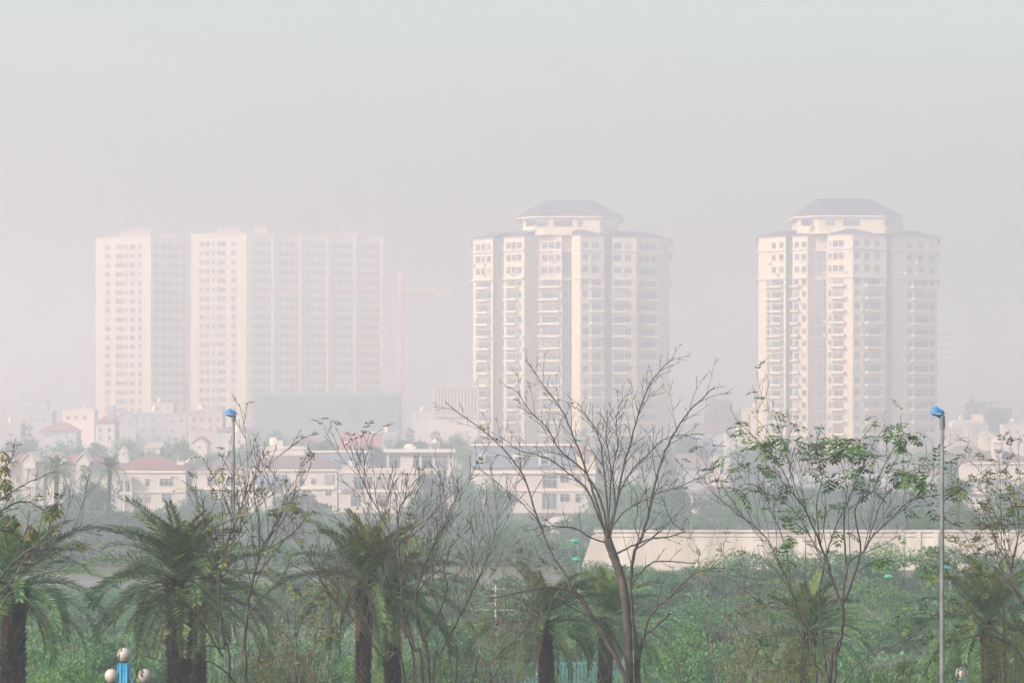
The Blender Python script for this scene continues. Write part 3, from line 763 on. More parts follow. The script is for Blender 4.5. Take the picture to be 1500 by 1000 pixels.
b = MB(); b.box(X(1455),X(1467),-1,3,Z(675),Z(648)); b.loft([(X(1454),-1.3),(X(1468),-1.3),(X(1468),3.3),(X(1454),3.3)],Z(648)+.01,[(X(1460.8),.9),(X(1461.2),.9),(X(1461.2),1.1),(X(1460.8),1.1)],Z(640)); tw = b.build('turret', M['villa_wall'], r)
link('window', window_mesh(.7,.9,1,sill=False), tw, (X(1461),-1,Z(671)))
b = MB(); b.box(X(1417),X(1517),-.5,-.002,Z(679),Z(675.6)); b.box(X(1416),X(1470),-1.4,-.003,Z(700),Z(697)); b.box(X(1420),X(1464),-1.0,-.004,Z(723),Z(719.5)); b.build('string_course', M['trim'], r)
house('low pale pitched garden house behind the bare tree', 792, 852, 772, 330, 'white_wall', 'hip', 'concrete', 757, depth=6, name='garden_house', cat='shed')
# ---------------------------------------------------------------- ground, road, water
def ground():
    m, nt, b = new_mat('ground_cover'); N = nt.nodes; L = nt.links
    tc = N.new('ShaderNodeTexCoord'); n1 = N.new('ShaderNodeTexNoise'); n1.inputs['Scale'].default_value = 0.05; n1.inputs['Detail'].default_value = 8
    rp = N.new('ShaderNodeValToRGB'); rp.color_ramp.elements[0].color = (0.035,0.06,0.022,1); rp.color_ramp.elements[1].color = (0.075,0.085,0.04,1)
    rp.color_ramp.elements[0].position = .4; rp.color_ramp.elements[1].position = .65
    L.new(tc.outputs['Object'], n1.inputs['Vector']); L.new(n1.outputs['Fac'], rp.inputs['Fac']); L.new(rp.outputs['Color'], b.inputs['Base Color'])
    b.inputs['Roughness'].default_value = 0.95
    g = MB(); ys = [-240, 60, 268, 345, 4100]
    for i in range(4): g.poly([(-2100,ys[i],gz(ys[i])),(2100,ys[i],gz(ys[i])),(2100,ys[i+1],gz(ys[i+1])),(-2100,ys[i+1],gz(ys[i+1]))])
    structure(g.build('ground', m))
ground()
road_m = mat('road_concrete', (0.12,0.125,0.135), 0.85, 0.12, 0.15)
b = MB(); b.box(-160, ax(905,262), 234, 250, 0.004, 0.03); structure(b.build('road', road_m))
b = MB(); b.box(-160, ax(905,262), 232.9, 234, 0.004, 0.15); b.box(-160, ax(905,262), 250, 251.2, 0.004, 0.15); structure(b.build('road_kerb', road_m))
mk = mat('road_paint', (0.75,0.75,0.72), 0.7, 0.1, 2.0)
b = MB()
for i in range(22): b.box(-150 + i*8, -146 + i*8, 241.9, 242.05, 0.034, 0.036)
structure(b.build('road_marking', mk))

# ---------------------------------------------------------------- the long garden wall
DW = 262.0
loc = Vector((ax(872, DW), DW, 0))
gw = empty('garden_wall', loc, 'long cream garden wall with coping and buttressed left end', 'wall')
X = lambda x: ax(x, DW) - loc.x
zt = az(779, DW); xe = X(1640)
wm = mat('stained_cream_wall', (0.37,0.36,0.345), 0.9, 0.10, 0.6, c2=(0.50,0.485,0.465), streak=True)
b = MB(); b.box(0, xe, 0, 0.35, 0, zt); b.build('wall', wm, gw)
b = MB(); b.box(-.12, xe, -.14, .49, zt + .004, zt + .20); b.build('coping', wm, gw)
b = MB(); b.box(0, xe, -.07, -.004, zt-.42, zt-.30); b.build('string_course', wm, gw)
for x in [X(v) for v in (1320, 1345, 1371, 1422, 1473, 1524, 1575)]:
    b = MB(); b.box(x-.22, x+.22, -.13, -.005, 0, zt - .002); b.build('pilaster', wm, gw)
b = MB(); n = 0
pts = [(-1.35, 0), (-.003, 0), (-.003, zt*.92), (-.28, zt*.92)]
b.v = [(p[0], y, p[1]) for y in (0.02, 0.33) for p in pts]
for q in ((0,1,2,3),(7,6,5,4),(0,4,5,1),(1,5,6,2),(2,6,7,3),(3,7,4,0)): b.face(q)
b.build('buttress', wm, gw)

# ---------------------------------------------------------------- teal sheet fence and dark shed roof behind the palms
DF = 150.0
fm = mat('teal_sheet_metal', (0.05,0.17,0.17), 0.55, 0.15, 1.0)
loc = Vector((ax(870, DF), DF, 0)); X = lambda x: ax(x, DF) - loc.x
tf = empty('sheet_fence', loc, 'teal corrugated sheet metal fence seen between two palm trunks', 'fence')
b = MB(); zt = az(970, DF); n = 90
for i in range(n):
    xa, xb = X(748) + (X(1000)-X(748))*i/n, X(748) + (X(1000)-X(748))*(i+1)/n
    y = 0.0 if i % 2 else 0.06
    b.box(xa, xb, y, y+.02, 0.05, zt)
b.build('sheet_panel', fm, tf)
for i in range(6):
    x = X(750) + (X(998)-X(750))*i/5; b = MB(); b.box(x-.05, x+.05, .09, .19, 0, zt+.05); b.build('post', fm, tf)
b = MB(); b.box(X(748), X(1000), -.03, -.002, zt-.12, zt+.03); b.build('rail', fm, tf)
house('low dark roofed garden shed beside the teal fence', 704, 758, 992, 140, 'grey_wall', 'hip', 'slate_roof', 974, depth=4, wins=[(714,724,995,1010,1)], name='garden_shed', cat='shed')
# ---------------------------------------------------------------- foliage materials
BARK = mat('grey_brown_bark', (0.038,0.036,0.034), 0.95, 0.25, 6.0, c2=(0.080,0.075,0.070))
BARK2 = mat('pale_bark', (0.075,0.07,0.066), 0.95, 0.25, 6.0, c2=(0.16,0.15,0.138))
LEAF = leaf_mat('garden_leaf', [(0,(0.021,0.077,0.034)),(0.45,(0.049,0.148,0.059)),(0.8,(0.089,0.220,0.087)),(1,(0.136,0.270,0.111))])
LEAFB = leaf_mat('bright_leaf', [(0,(0.031,0.094,0.025)),(0.5,(0.071,0.178,0.042)),(1,(0.143,0.278,0.071))])
LEAFD = leaf_mat('dark_leaf', [(0,(0.012,0.037,0.027)),(0.5,(0.030,0.074,0.050)),(0.85,(0.060,0.122,0.075)),(1,(0.103,0.170,0.112))])
LEAFO = leaf_mat('olive_leaf', [(0,(0.045,0.07,0.02)),(0.6,(0.095,0.125,0.035)),(0.93,(0.15,0.15,0.045)),(1,(0.20,0.11,0.035))])
SPRAY = leaf_mat('pinnate_leaf', [(0,(0.031,0.081,0.023)),(0.6,(0.061,0.141,0.039)),(0.96,(0.114,0.202,0.058)),(1,(0.194,0.105,0.031))])
AUTUMN = leaf_mat('turning_leaf', [(0,(0.05,0.08,0.02)),(0.7,(0.09,0.115,0.03)),(0.85,(0.18,0.12,0.035)),(1,(0.30,0.13,0.06))])
PALM = leaf_mat('palm_leaflet', [(0,(0.023,0.066,0.030)),(0.5,(0.059,0.133,0.053)),(0.85,(0.111,0.205,0.076)),(1,(0.188,0.251,0.109))], rough=0.5, trans=0.15)
PALMY = leaf_mat('young_palm_leaflet', [(0,(0.046,0.083,0.022)),(0.6,(0.086,0.132,0.035)),(1,(0.138,0.176,0.060))], rough=0.5, trans=0.2)
PALMD = leaf_mat('dry_palm_leaflet', [(0,(0.07,0.055,0.035)),(0.6,(0.13,0.10,0.06)),(1,(0.2,0.15,0.09))], trans=0.1)
PBARK = mat('palm_bark', (0.014,0.011,0.010), 0.95, 0.3, 5.0, c2=(0.052,0.038,0.030))

def leaf_quad(b, p, d, up, ln, wd, m=0, fold=0.0):
    """a pointed leaf of four corners from p along d"""
    s = d.cross(up)
    if s.length < 1e-6: s = d.orthogonal()
    s.normalize(); n = s.cross(d)
    mid = p + d*(ln*0.45)
    a, c, e, f = p, mid + s*wd*0.5 + n*fold, p + d*ln, mid - s*wd*0.5 + n*fold
    i = len(b.v); b.v += [(a.x,a.y,a.z),(c.x,c.y,c.z),(e.x,e.y,e.z),(f.x,f.y,f.z)]
    b.face((i,i+1,i+2,i+3), m)

def rdir(r, zmin=-1.0):
    while True:
        v = Vector((r.uniform(-1,1), r.uniform(-1,1), r.uniform(zmin,1)))
        if 0.05 < v.length < 1: return v.normalized()

def broad_meshes(seed, rx, rz, nclump, nleaf, lsize, cl=0.30, flat=0.62):
    """crown + trunk meshes of a leafy tree: crown centre at the origin of z, ground at z = -1.25 rz"""
    r = random.Random(seed)
    clumps = []
    for i in range(nclump):
        d = rdir(r, -0.35); q = r.uniform(0.55, 1.0)
        wob = 1 + 0.22*math.sin(3*math.atan2(d.y, d.x) + seed) + r.uniform(-.12,.12)
        c = Vector((d.x*rx*q*wob, d.y*rx*q*wob, d.z*rz*q*(1+r.uniform(-.15,.15))))
        clumps.append((c, rx*cl*r.uniform(0.6, 1.25)))
    b = MB(); per = nleaf // nclump
    for c, cr in clumps:
        tone = 0
        for k in range(int(per*r.uniform(.7,1.3))):
            d = rdir(r, -0.5); q = cr*(r.random()**0.4)
            p = c + Vector((d.x*q, d.y*q, d.z*q*flat))
            ld = (d + rdir(r)*0.8 + Vector((0,0,-0.25))).normalized()
            up = (Vector((0,0,1)) + rdir(r)*0.7 + d*0.5)
            leaf_quad(b, p, ld, up, lsize*r.uniform(.7,1.4), lsize*r.uniform(.4,.65))
    t = MB(); base = -1.25*rz; h = max(0.25, rx*0.07)
    lean = r.uniform(-.1,.1)*rx; fork = Vector((lean, 0, -0.55*rz))
    t.tube([(0,0,base),(lean*.4,0,base+0.35*rz),fork], [h, h*.8, h*.65], 7)
    for c, cr in r.sample(clumps, min(len(clumps), 11)):
        m = fork.lerp(c, .5) + Vector((0,0,-.05*rz)); t.tube([fork, m, c], [h*.5, h*.28, h*.1], 5)
    return b, t

TREES = {}
def tree_kind(key, seed, rx, rz, nclump, nleaf, lsize, lm, cl=0.30, flat=0.62):
    b, t = broad_meshes(seed, rx, rz, nclump, nleaf, lsize, cl, flat)
    TREES[key] = (b.mesh('crown', [lm]), t.mesh('trunk', [BARK], True), rx, rz)
# near hedging trees (about 100-160 m), further garden trees (160-260 m), distant ones
for i in range(4): tree_kind('near%d' % i, 11+i, 3.0, 2.6, 36, 10500, 0.18, LEAF if i % 2 else LEAFB, 0.32, .5)
for i in range(4): tree_kind('mid%d' % i, 31+i, 3.2, 2.8, 32, 7500, 0.22, LEAFB if i == 2 else LEAF, 0.33, .55)
for i in range(4): tree_kind('far%d' % i, 51+i, 3.5, 3.2, 34, 3200, 0.42, LEAF if i % 2 else LEAFD, 0.32)
for i in range(2): tree_kind('thin%d' % i, 71+i, 3.0, 3.2, 40, 2600, 0.22, LEAFO, 0.22)
tree_kind('olive0', 81, 3.0, 3.0, 60, 8500, 0.13, LEAFO, 0.24)

RT = random.Random(5)
def tree(kind, x, ytop, D, wpx, label, group=None, name='garden_tree', cat='tree', full=True):
    """crown wpx wide in the photograph's pixels with its top at ytop; the trunk reaches the ground"""
    cr, tr, rx, rz = TREES[kind]
    kd = K*D; s = wpx*kd/(2*rx*1.08)
    g = gz(D); zt = az(ytop, D) - g
    sz = min(max(zt/((1.62 if full else 2.3)*rz), s*0.55), s*1.6)
    cz = zt - rz*1.0*sz
    r = empty(name, (ax(x, D), D, g), label, cat, group)
    rot = RT.uniform(0, 6.28)
    c = link('crown', cr, r, (0,0,cz), rot); c.scale = (s, s, sz)
    t = link('trunk', tr, r, (0,0,0), rot); st = max(0.2, cz/(1.25*rz)); t.scale = (s*.7, s*.7, st); t.location.z = 1.25*rz*st
    return r

# ---------------------------------------------------------------- date palms
def frond(b, r, base, az_, el, ln, droop, m, nl=88, lw=0.036, ll=0.56):
    """arching rachis with leaflets down both sides"""
    hd = Vector((math.cos(az_), math.sin(az_), 0)); p = Vector(base); pts = [p.copy()]; dirs = []
    seg = 14; a = el
    side = Vector((-hd.y, hd.x, 0)); tw = r.uniform(-.25,.25)
    for i in range(seg):
        d = hd*math.cos(a) + Vector((0,0,1))*math.sin(a) + side*tw*0.3*(i/seg)
        d.normalize(); dirs.append(d); p = p + d*(ln/seg); pts.append(p.copy()); a -= droop/seg*(0.5 + 1.1*i/seg)
    b.tube(pts, [0.022*(1-i/(seg+1))+0.005 for i in range(seg+1)], 4, m)
    roll = r.uniform(-.5,.5)
    for k in range(nl):
        t = 0.10 + 0.90*k/(nl-1); f = t*seg; i = min(seg-1, int(f)); q = pts[i].lerp(pts[i+1], f-i); d = dirs[i]
        s = d.cross(Vector((0,0,1)))
        if s.length < .05: s = side.copy()
        s.normalize(); up = s.cross(d); 
        s2 = s*math.cos(roll)+up*math.sin(roll); u2 = s2.cross(d)
        prof = min(1, 0.35 + t*2.2) if t < .45 else max(0.3, 1.15 - 0.75*t)
        for sg in (-1, 1):
            fwd = 0.55 + 0.6*t
            ld = (s2*sg + d*fwd + u2*r.uniform(.05,.55) + Vector((0,0,-0.15)) + rdir(r)*.08).normalized()
            leaf_quad(b, q, ld, u2 + rdir(r)*.4, ll*prof*r.uniform(.85,1.15), lw*r.uniform(.8,1.2), m)

def palm_meshes(seed, crown_r=3.15, th=10.0, tr=0.36, nf=46, nl=74):
    r = random.Random(seed)
    b = MB(); ctr = Vector((0,0,0))
    for i in range(nf):
        t = (i + .5)/nf
        el = rad(84) - (t**0.85)*rad(104); az_ = i*2.39996 + r.uniform(-.2,.2)
        ln = crown_r*(0.66 + 0.42*min(1, t*2.0))*r.uniform(.9,1.1)
        h = Vector((math.cos(az_), math.sin(az_), 0))*(0.06 + .22*t) + Vector((0,0,0.35 - 0.75*t))
        frond(b, r, ctr + h, az_, el + r.gauss(0,.10), ln*r.uniform(.82,1.1), rad(38)+t*rad(46) + r.uniform(-.15,.35), 1 if t < .22 else 0, nl)
    dry = MB()
    for i in range(10):
        az_ = r.uniform(0, 6.28); h = Vector((math.cos(az_), math.sin(az_), 0))*.28 + Vector((0,0,-.45))
        frond(dry, r, h, az_, rad(r.uniform(-55,-25)), crown_r*r.uniform(.5,.75), rad(45), 0, 30, .025, .3)
    t = MB(); n = 24; zs = [-th*i/n for i in range(n+1)]
    t.tube([(0.03*math.sin(z), 0.03*math.cos(z*1.3), z) for z in zs], [tr*(0.72 + .1*min(1,-z/2)) for z in zs], 12)
    z = -0.15; k = 0
    while z > -th + .3:
        for j in range(9):
            a = 2*math.pi*(j + .5*(k % 2))/9 + k*.13; d = Vector((math.cos(a), math.sin(a), 0)); s = Vector((-d.y, d.x, 0))
            ln = r.uniform(.7,1.2); p = d*tr*.74 + Vector((0,0,z)); w = tr*.27
            tip = p + d*(.17*ln + (.10 if z > -1 else 0)) + Vector((0,0,.20*ln))
            i = len(t.v); q = [p - s*w + Vector((0,0,-.09)), p + s*w + Vector((0,0,-.09)), tip + s*w*.45, tip - s*w*.45, p - s*w*.6 + Vector((0,0,.12)), p + s*w*.6 + Vector((0,0,.12))]
            t.v += [tuple(v) for v in q]
            for f in ((0,1,2,3),(3,2,5,4),(0,3,4),(1,5,2)): t.face(tuple(i+v for v in f))
        z -= .145; k += 1
    return b, dry, t
PALMS = []
for sd in (3, 14, 27, 40, 55):
    b, d, t = palm_meshes(sd, nf=44 + sd % 7)
    PALMS.append((b.mesh('crown', [PALM, PALMY]), d.mesh('dry_fronds', [PALMD]), t.mesh('trunk', [PBARK])))
def palm(x, yc, D, rpx, label, v, lean=0.0, trunk_w=1.0):
    """crown heart at pixel (x, yc), fronds reaching rpx pixels"""
    kd = K*D; s = rpx*kd/2.8
    g = gz(D); z = az(yc, D) - g
    r = empty('date_palm', (ax(x, D), D, g), label, 'palm tree', 'date palms in a row')
    rot = RT.uniform(0, 6.28)
    for nm, me in zip(('crown', 'dry_fronds', 'trunk'), PALMS[v]):
        o = link(nm, me, r, (0,0,z), rot); o.scale = (s, s, s)
        if nm == 'trunk': o.scale = (s*trunk_w*.85, s*trunk_w*.85, z/10.0)
    r.rotation_euler.y = RT.uniform(-.03,.03); r.rotation_euler.x = RT.uniform(-.03,.03)
    return r
palm(14, 850, 76, 135, 'date palm cut by the left picture edge', 1, trunk_w=1.2)
palm(258, 842, 80, 135, 'date palm with fresh green centre behind the blue globe lamp', 2, trunk_w=1.15)
palm(290, 868, 86, 120, 'date palm standing close behind the one at the globe lamp', 3)
palm(523, 848, 80, 112, 'date palm with slim trunk left of the bare multi stem tree', 4, trunk_w=.9)
palm(580, 868, 84, 108, 'date palm half hidden by the bare multi stem tree', 0)
palm(808, 908, 90, 100, 'date palm between the multi stem tree and the bare tree', 1)
palm(880, 902, 94, 95, 'date palm right behind the trunk of the bare tree', 2)
palm(1178, 924, 84, 96, 'date palm behind the leafy tree trunk', 3)
palm(1458, 908, 88, 104, 'date palm beside the right street lamp pole', 4)
def garden_palm(x, yc, D, rpx, label, v):
    r = palm(x, yc, D, rpx, label, v); r['group'] = 'palms in the villa gardens'; r.name = 'garden_palm'; return r
garden_palm(84, 688, 420, 27, 'feathery palm silhouette in front of the columned gabled villa', 0)
garden_palm(158, 686, 440, 24, 'feathery palm silhouette by the left corner of the maroon roofed villa', 1)
# ---------------------------------------------------------------- trees between the houses (far), in the gardens, in front
GF, GG, GH = 'hazy trees between the houses', 'hazy trees in front of the villas', 'green trees behind the palms'
def far(x, y, D, w, label): tree('far%d' % (len(label) % 4), x, y, D*FS, w*1.15, label, GF)
far(40, 634, 560, 60, 'wide hazy tree left of the long red roof')
far(100, 645, 520, 70, 'hazy tree below the long red roof')
far(20, 650, 500, 60, 'hazy tree at the left edge above the gabled villas')
far(140, 650, 500, 52, 'hazy tree below the salmon roofed narrow house')
far(185, 640, 540, 48, 'hazy tree right of the salmon roofed narrow house')
far(220, 648, 520, 55, 'hazy tree over the left part of the maroon roof')
far(262, 640, 540, 50, 'hazy tree in front of the wide grey block')
far(305, 652, 500, 44, 'hazy tree beside the tiny pink roofed house')
far(340, 655, 480, 44, 'hazy tree below the small cream house at the lamp')
far(372, 642, 520, 44, 'hazy tree right of the left street lamp head')
far(400, 632, 560, 50, 'hazy tree at the left foot of the netted building')
far(448, 630, 600, 60, 'hazy tree at the middle foot of the netted building')
far(478, 646, 500, 46, 'hazy tree left of the red sloping roof')
far(540, 652, 480, 40, 'hazy tree in front of the red sloping roof')
far(598, 636, 560, 46, 'dense hazy tree under the crane mast')
far(570, 650, 500, 34, 'hazy tree beside the pale grey box house')
far(635, 640, 520, 50, 'hazy tree at the foot of the finned building')
far(668, 634, 560, 50, 'hazy tree between finned building and first tower')
far(700, 640, 540, 50, 'hazy tree at the left foot of the first tower')
far(770, 640, 560, 70, 'hazy tree in front of the middle of the first tower')
far(850, 642, 560, 70, 'hazy tree behind the long slate mansard roof')
far(920, 640, 560, 66, 'hazy tree at the right foot of the first tower')
far(965, 648, 520, 55, 'hazy tree left of the long blue grey roof')
far(1010, 640, 580, 60, 'hazy tree left of the bright low house')
far(1080, 652, 540, 56, 'hazy tree under the blank cream block')
far(1120, 648, 560, 60, 'hazy tree at the left foot of the second tower')
far(1190, 648, 560, 76, 'hazy tree at the middle foot of the second tower')
far(1270, 650, 560, 76, 'hazy tree at the right half of the second tower foot')
far(1350, 646, 560, 70, 'hazy tree right of the second tower behind the lamp')
far(1405, 650, 520, 60, 'hazy tree above the dim villa by the right lamp')
far(1460, 656, 520, 50, 'hazy tree behind the turret of the right hand villa')
def gar(x, y, D, w, label, k=None): tree(k or 'far%d' % (len(label) % 4), x, y, D*1.36 if D > 306 else D, w*1.2, label, GG)
gar(128, 694, 350, 70, 'dark round tree between the gabled villa and the maroon roofed villa')
gar(30, 728, 330, 80, 'hazy tree under the left gabled villa')
gar(95, 735, 310, 80, 'pale hazy tree left of the big near palm')
gar(60, 770, 290, 90, 'hazy low tree above the left edge palm crown')
gar(150, 745, 310, 80, 'hazy tree below the dark round garden tree')
gar(200, 738, 330, 66, 'hazy tree under the porch of the maroon roofed villa')
gar(250, 730, 350, 70, 'hazy tree under the right corner of the maroon roofed villa')
gar(318, 730, 350, 76, 'hazy tree in front of the villa with two broad windows')
gar(375, 732, 340, 66, 'hazy tree in front of the blue awning villa')
gar(440, 720, 360, 90, 'broad flat tree left of the modern white villa')
gar(415, 745, 320, 80, 'hazy tree below the broad flat garden tree')
gar(490, 750, 330, 60, 'small hazy tree at the foot of the modern white villa')
gar(560, 756, 320, 70, 'hazy tree in front of the modern villa lower windows')
gar(640, 690, 370, 74, 'tall hazy tree right of the modern white villa')
gar(625, 735, 330, 70, 'hazy tree in front of the tall one by the modern villa')
gar(708, 688, 370, 66, 'tall hazy tree covering the left end of the slate mansard house')
gar(690, 740, 330, 80, 'hazy tree left of the bare tree long limb')
gar(760, 750, 330, 80, 'hazy tree under the slate mansard house')
gar(900, 690, 370, 90, 'large hazy tree right behind the bare tree fork')
gar(985, 700, 370, 90, 'large hazy tree right of the bare tree limbs')
gar(850, 742, 330, 80, 'hazy tree behind the left end of the cream wall')
gar(930, 745, 320, 90, 'hazy tree above the cream wall behind the bare tree trunk')
gar(1015, 742, 320, 90, 'hazy tree above the cream wall between bare and leafy trees')
gar(1085, 735, 330, 80, 'hazy tree above the cream wall left of the leafy tree')
gar(1150, 728, 340, 90, 'hazy tree behind the left limbs of the leafy tree')
gar(1225, 735, 330, 90, 'hazy tree behind the middle of the leafy tree')
gar(1300, 738, 320, 80, 'hazy tree behind the right limbs of the leafy tree')
gar(1355, 740, 305, 64, 'green tree over the wall left of the right lamp pole', 'mid1')
gar(1408, 738, 305, 70, 'green tree over the wall right of the right lamp pole', 'mid2')
gar(1462, 742, 305, 70, 'green tree over the wall near the right edge', 'mid3')
gar(1506, 738, 305, 60, 'green tree over the wall cut by the right edge', 'mid0')
gar(1060, 704, 380, 70, 'hazy tree before the bright white stair tower house')
gar(1130, 700, 380, 80, 'hazy tree at the left end of the dim villa behind the leafy tree')
gar(1196, 704, 380, 80, 'hazy tree covering windows of the dim villa behind the leafy tree')
gar(1262, 700, 380, 80, 'hazy tree at the right half of the dim villa behind the leafy tree')
gar(1330, 706, 380, 76, 'hazy tree before the dim brown roofed villa left of the lamp')
gar(945, 716, 350, 70, 'low hazy tree between the two large ones behind the bare tree')
gar(290, 716, 380, 50, 'hazy tree in the gap between maroon villa and two window villa')
gar(1392, 690, 380, 60, 'hazy tree between the dim villa and the turret villa')
gar(1485, 706, 380, 70, 'hazy tree under the upper windows of the turret villa')
def grn(x, y, D, w, label, k=None): tree(k or 'mid%d' % (len(label) % 4), x, y, D if D > 240 else 150 + (D-165)*.9, w*(1.75 if 'front of the wall' in label else 1.25), label, GH)
grn(400, 790, 300, 90, 'dull green tree beyond the road left of the second palm pair')
grn(640, 782, 290, 110, 'dull green tree beyond the road behind the multi stem tree')
grn(730, 778, 285, 100, 'dull green tree beyond the road left of the wall end')
grn(810, 786, 285, 90, 'dull green tree beyond the road touching the wall end')
grn(470, 800, 280, 90, 'low dull green tree beyond the road behind the second palm pair')
grn(560, 792, 285, 90, 'dull green tree beyond the road behind the slim trunk palm')
# in front of the road
grn(128, 866, 205, 130, 'low bluish green tree on the near side of the road at the left palm')
grn(40, 846, 215, 120, 'low bluish green tree behind the left edge palm trunk')
grn(222, 870, 195, 90, 'low bluish green tree behind the globe lamp palm')
grn(340, 846, 215, 100, 'low green tree between the two palm pairs')
grn(420, 838, 215, 110, 'taller green tree between the two palm pairs')
grn(490, 844, 215, 90, 'low green tree left of the slim trunk palm')
grn(575, 842, 215, 100, 'green tree between the slim trunk palm and multi stem tree')
grn(660, 838, 220, 120, 'broad green tree right of the multi stem tree')
grn(740, 838, 215, 110, 'green tree left of the bare tree leaning stem')
grn(850, 826, 230, 90, 'green tree at the left end of the cream wall')
grn(910, 830, 230, 90, 'green tree in front of the wall behind the bare tree trunk')
grn(965, 836, 225, 100, 'green tree in front of the wall right of the bare tree trunk')
grn(1035, 826, 230, 100, 'green tree in front of the wall between bare and leafy trees')
grn(1100, 812, 235, 100, 'tall green tree in front of the wall left of the leafy tree')
grn(1170, 806, 235, 100, 'tall green tree in front of the wall behind the leafy tree')
grn(1245, 802, 235, 100, 'tall green tree in front of the wall at the leafy tree middle')
grn(1320, 800, 235, 100, 'tall green tree in front of the wall left of the lamp pole')
grn(1395, 806, 235, 90, 'tall green tree in front of the wall right of the lamp pole')
grn(1460, 812, 235, 90, 'green tree in front of the wall near the right edge')
grn(1510, 806, 240, 70, 'green tree in front of the wall cut by the right edge')
grn(1010, 880, 180, 130, 'round green tree right of the bare tree foot')
grn(1100, 870, 190, 120, 'round green tree left of the leafy tree foot')
grn(1290, 860, 190, 130, 'round green tree right of the leafy tree trunk')
grn(1375, 870, 185, 110, 'round green tree behind the right lamp pole')
grn(1450, 880, 180, 110, 'round green tree behind the right palm')
grn(870, 880, 185, 110, 'round green tree behind the two middle palms')
grn(780, 900, 170, 100, 'low green tree behind the dark shed roof')
def bush(x, y, D, w, label, k=None): tree(k or 'near%d' % (len(label) % 4), x, y, D, w*1.25, label, 'bushy trees at the foot of the palms')
bush(70, 912, 118, 130, 'bright leafy bush tree right of the left edge palm trunk')
bush(150, 922, 112, 120, 'bright leafy bush tree behind the blue globe lamp')
bush(215, 930, 116, 90, 'leafy bush tree between globe lamp and palm trunk')
bush(110, 966, 98, 110, 'yellow green bush low in front of the left bushes', 'near0')
bush(345, 934, 120, 100, 'leafy bush tree right of the paired palm trunks')
bush(405, 912, 92, 130, 'fine leaved olive bush tree right of the thin stemmed tree', 'olive0')
bush(440, 960, 84, 100, 'low olive bush tree in front of the fine leaved one', 'olive0')
bush(475, 925, 126, 110, 'leafy bush tree left of the slim trunk palm')
bush(550, 930, 124, 90, 'leafy bush tree between the second pair of palm trunks')
bush(640, 910, 128, 110, 'leafy bush tree behind the multi stem tree foot')
bush(705, 905, 130, 110, 'leafy bush tree above the dark shed roof')
bush(905, 985, 120, 60, 'low bush between bare tree and middle palm')
bush(990, 915, 126, 120, 'dense leafy bush tree right of the bare tree stems', 'near2')
bush(1050, 940, 118, 110, 'dense leafy bush tree below the broken limb', 'near3')
bush(1110, 905, 110, 120, 'dull brownish bush tree left of the leafy tree', 'olive0')
bush(1250, 945, 108, 110, 'leafy bush tree under the leafy tree right side')
bush(1320, 962, 100, 110, 'bright green bush tree left of the right lamp pole', 'near0')
bush(1405, 930, 118, 110, 'leafy bush tree behind the single globe lamp')
bush(1476, 905, 78, 90, 'olive bush tree before the palm at the right lamp pole', 'olive0')
bush(1170, 935, 78, 100, 'olive bush tree before the palm under the leafy tree', 'olive0')
bush(1040, 900, 140, 130, 'rounded green bush tree right of the broken limb', 'near1')
bush(600, 950, 118, 100, 'rounded green bush tree at the multi stem tree foot', 'near2')
bush(1480, 925, 112, 110, 'leafy bush tree at the right edge under the palm')

# ---------------------------------------------------------------- low growth nobody could count
def undergrowth(name, label, y0, y1, spread, n, h, size, m, seed):
    r = random.Random(seed); b = MB()
    for i in range(n):
        d = math.sqrt(r.uniform(y0*y0, y1*y1)); x = r.uniform(-spread, spread)*d
        hh = h*(0.45 + 0.3*math.sin(x*.31 + 1.3*math.sin(d*.17)) + 0.25*math.sin(d*.43 + x*.11))
        p = Vector((x, d, gz(d) + max(.05, hh*r.uniform(.55, 1.05))))
        leaf_quad(b, p, (rdir(r) + Vector((0,-.2,.1))).normalized(), Vector((0,0,1)) + rdir(r)*.8, size*r.uniform(.7,1.5), size*r.uniform(.4,.65))
    o = b.build(name, m); o['kind'] = 'stuff'; tag(o, label, 'undergrowth')
undergrowth('undergrowth', 'low green shrubs and weeds covering the ground behind the palms', 96, 231, .21, 70000, .6, .24, LEAF, 91)
undergrowth('rough_growth', 'hazy low growth covering the slope beyond the road', 264, 430, .21, 40000, 2.2, .6, LEAFD, 92)
# ---------------------------------------------------------------- bare and thin leaved trees drawn limb by limb
def smooth(pts, step=6):
    """Catmull-Rom through the points"""
    out = []; n = len(pts)
    for i in range(n-1):
        p0, p1, p2, p3 = pts[max(0,i-1)], pts[i], pts[i+1], pts[min(n-1,i+2)]
        for k in range(step):
            t = k/step; t2 = t*t; t3 = t2*t
            out.append((p1*2 + (p2-p0)*t + (p0*2-p1*5+p2*4-p3)*t2 + (p1*3-p0-p2*3+p3)*t3)*0.5)
    out.append(pts[-1]); return out

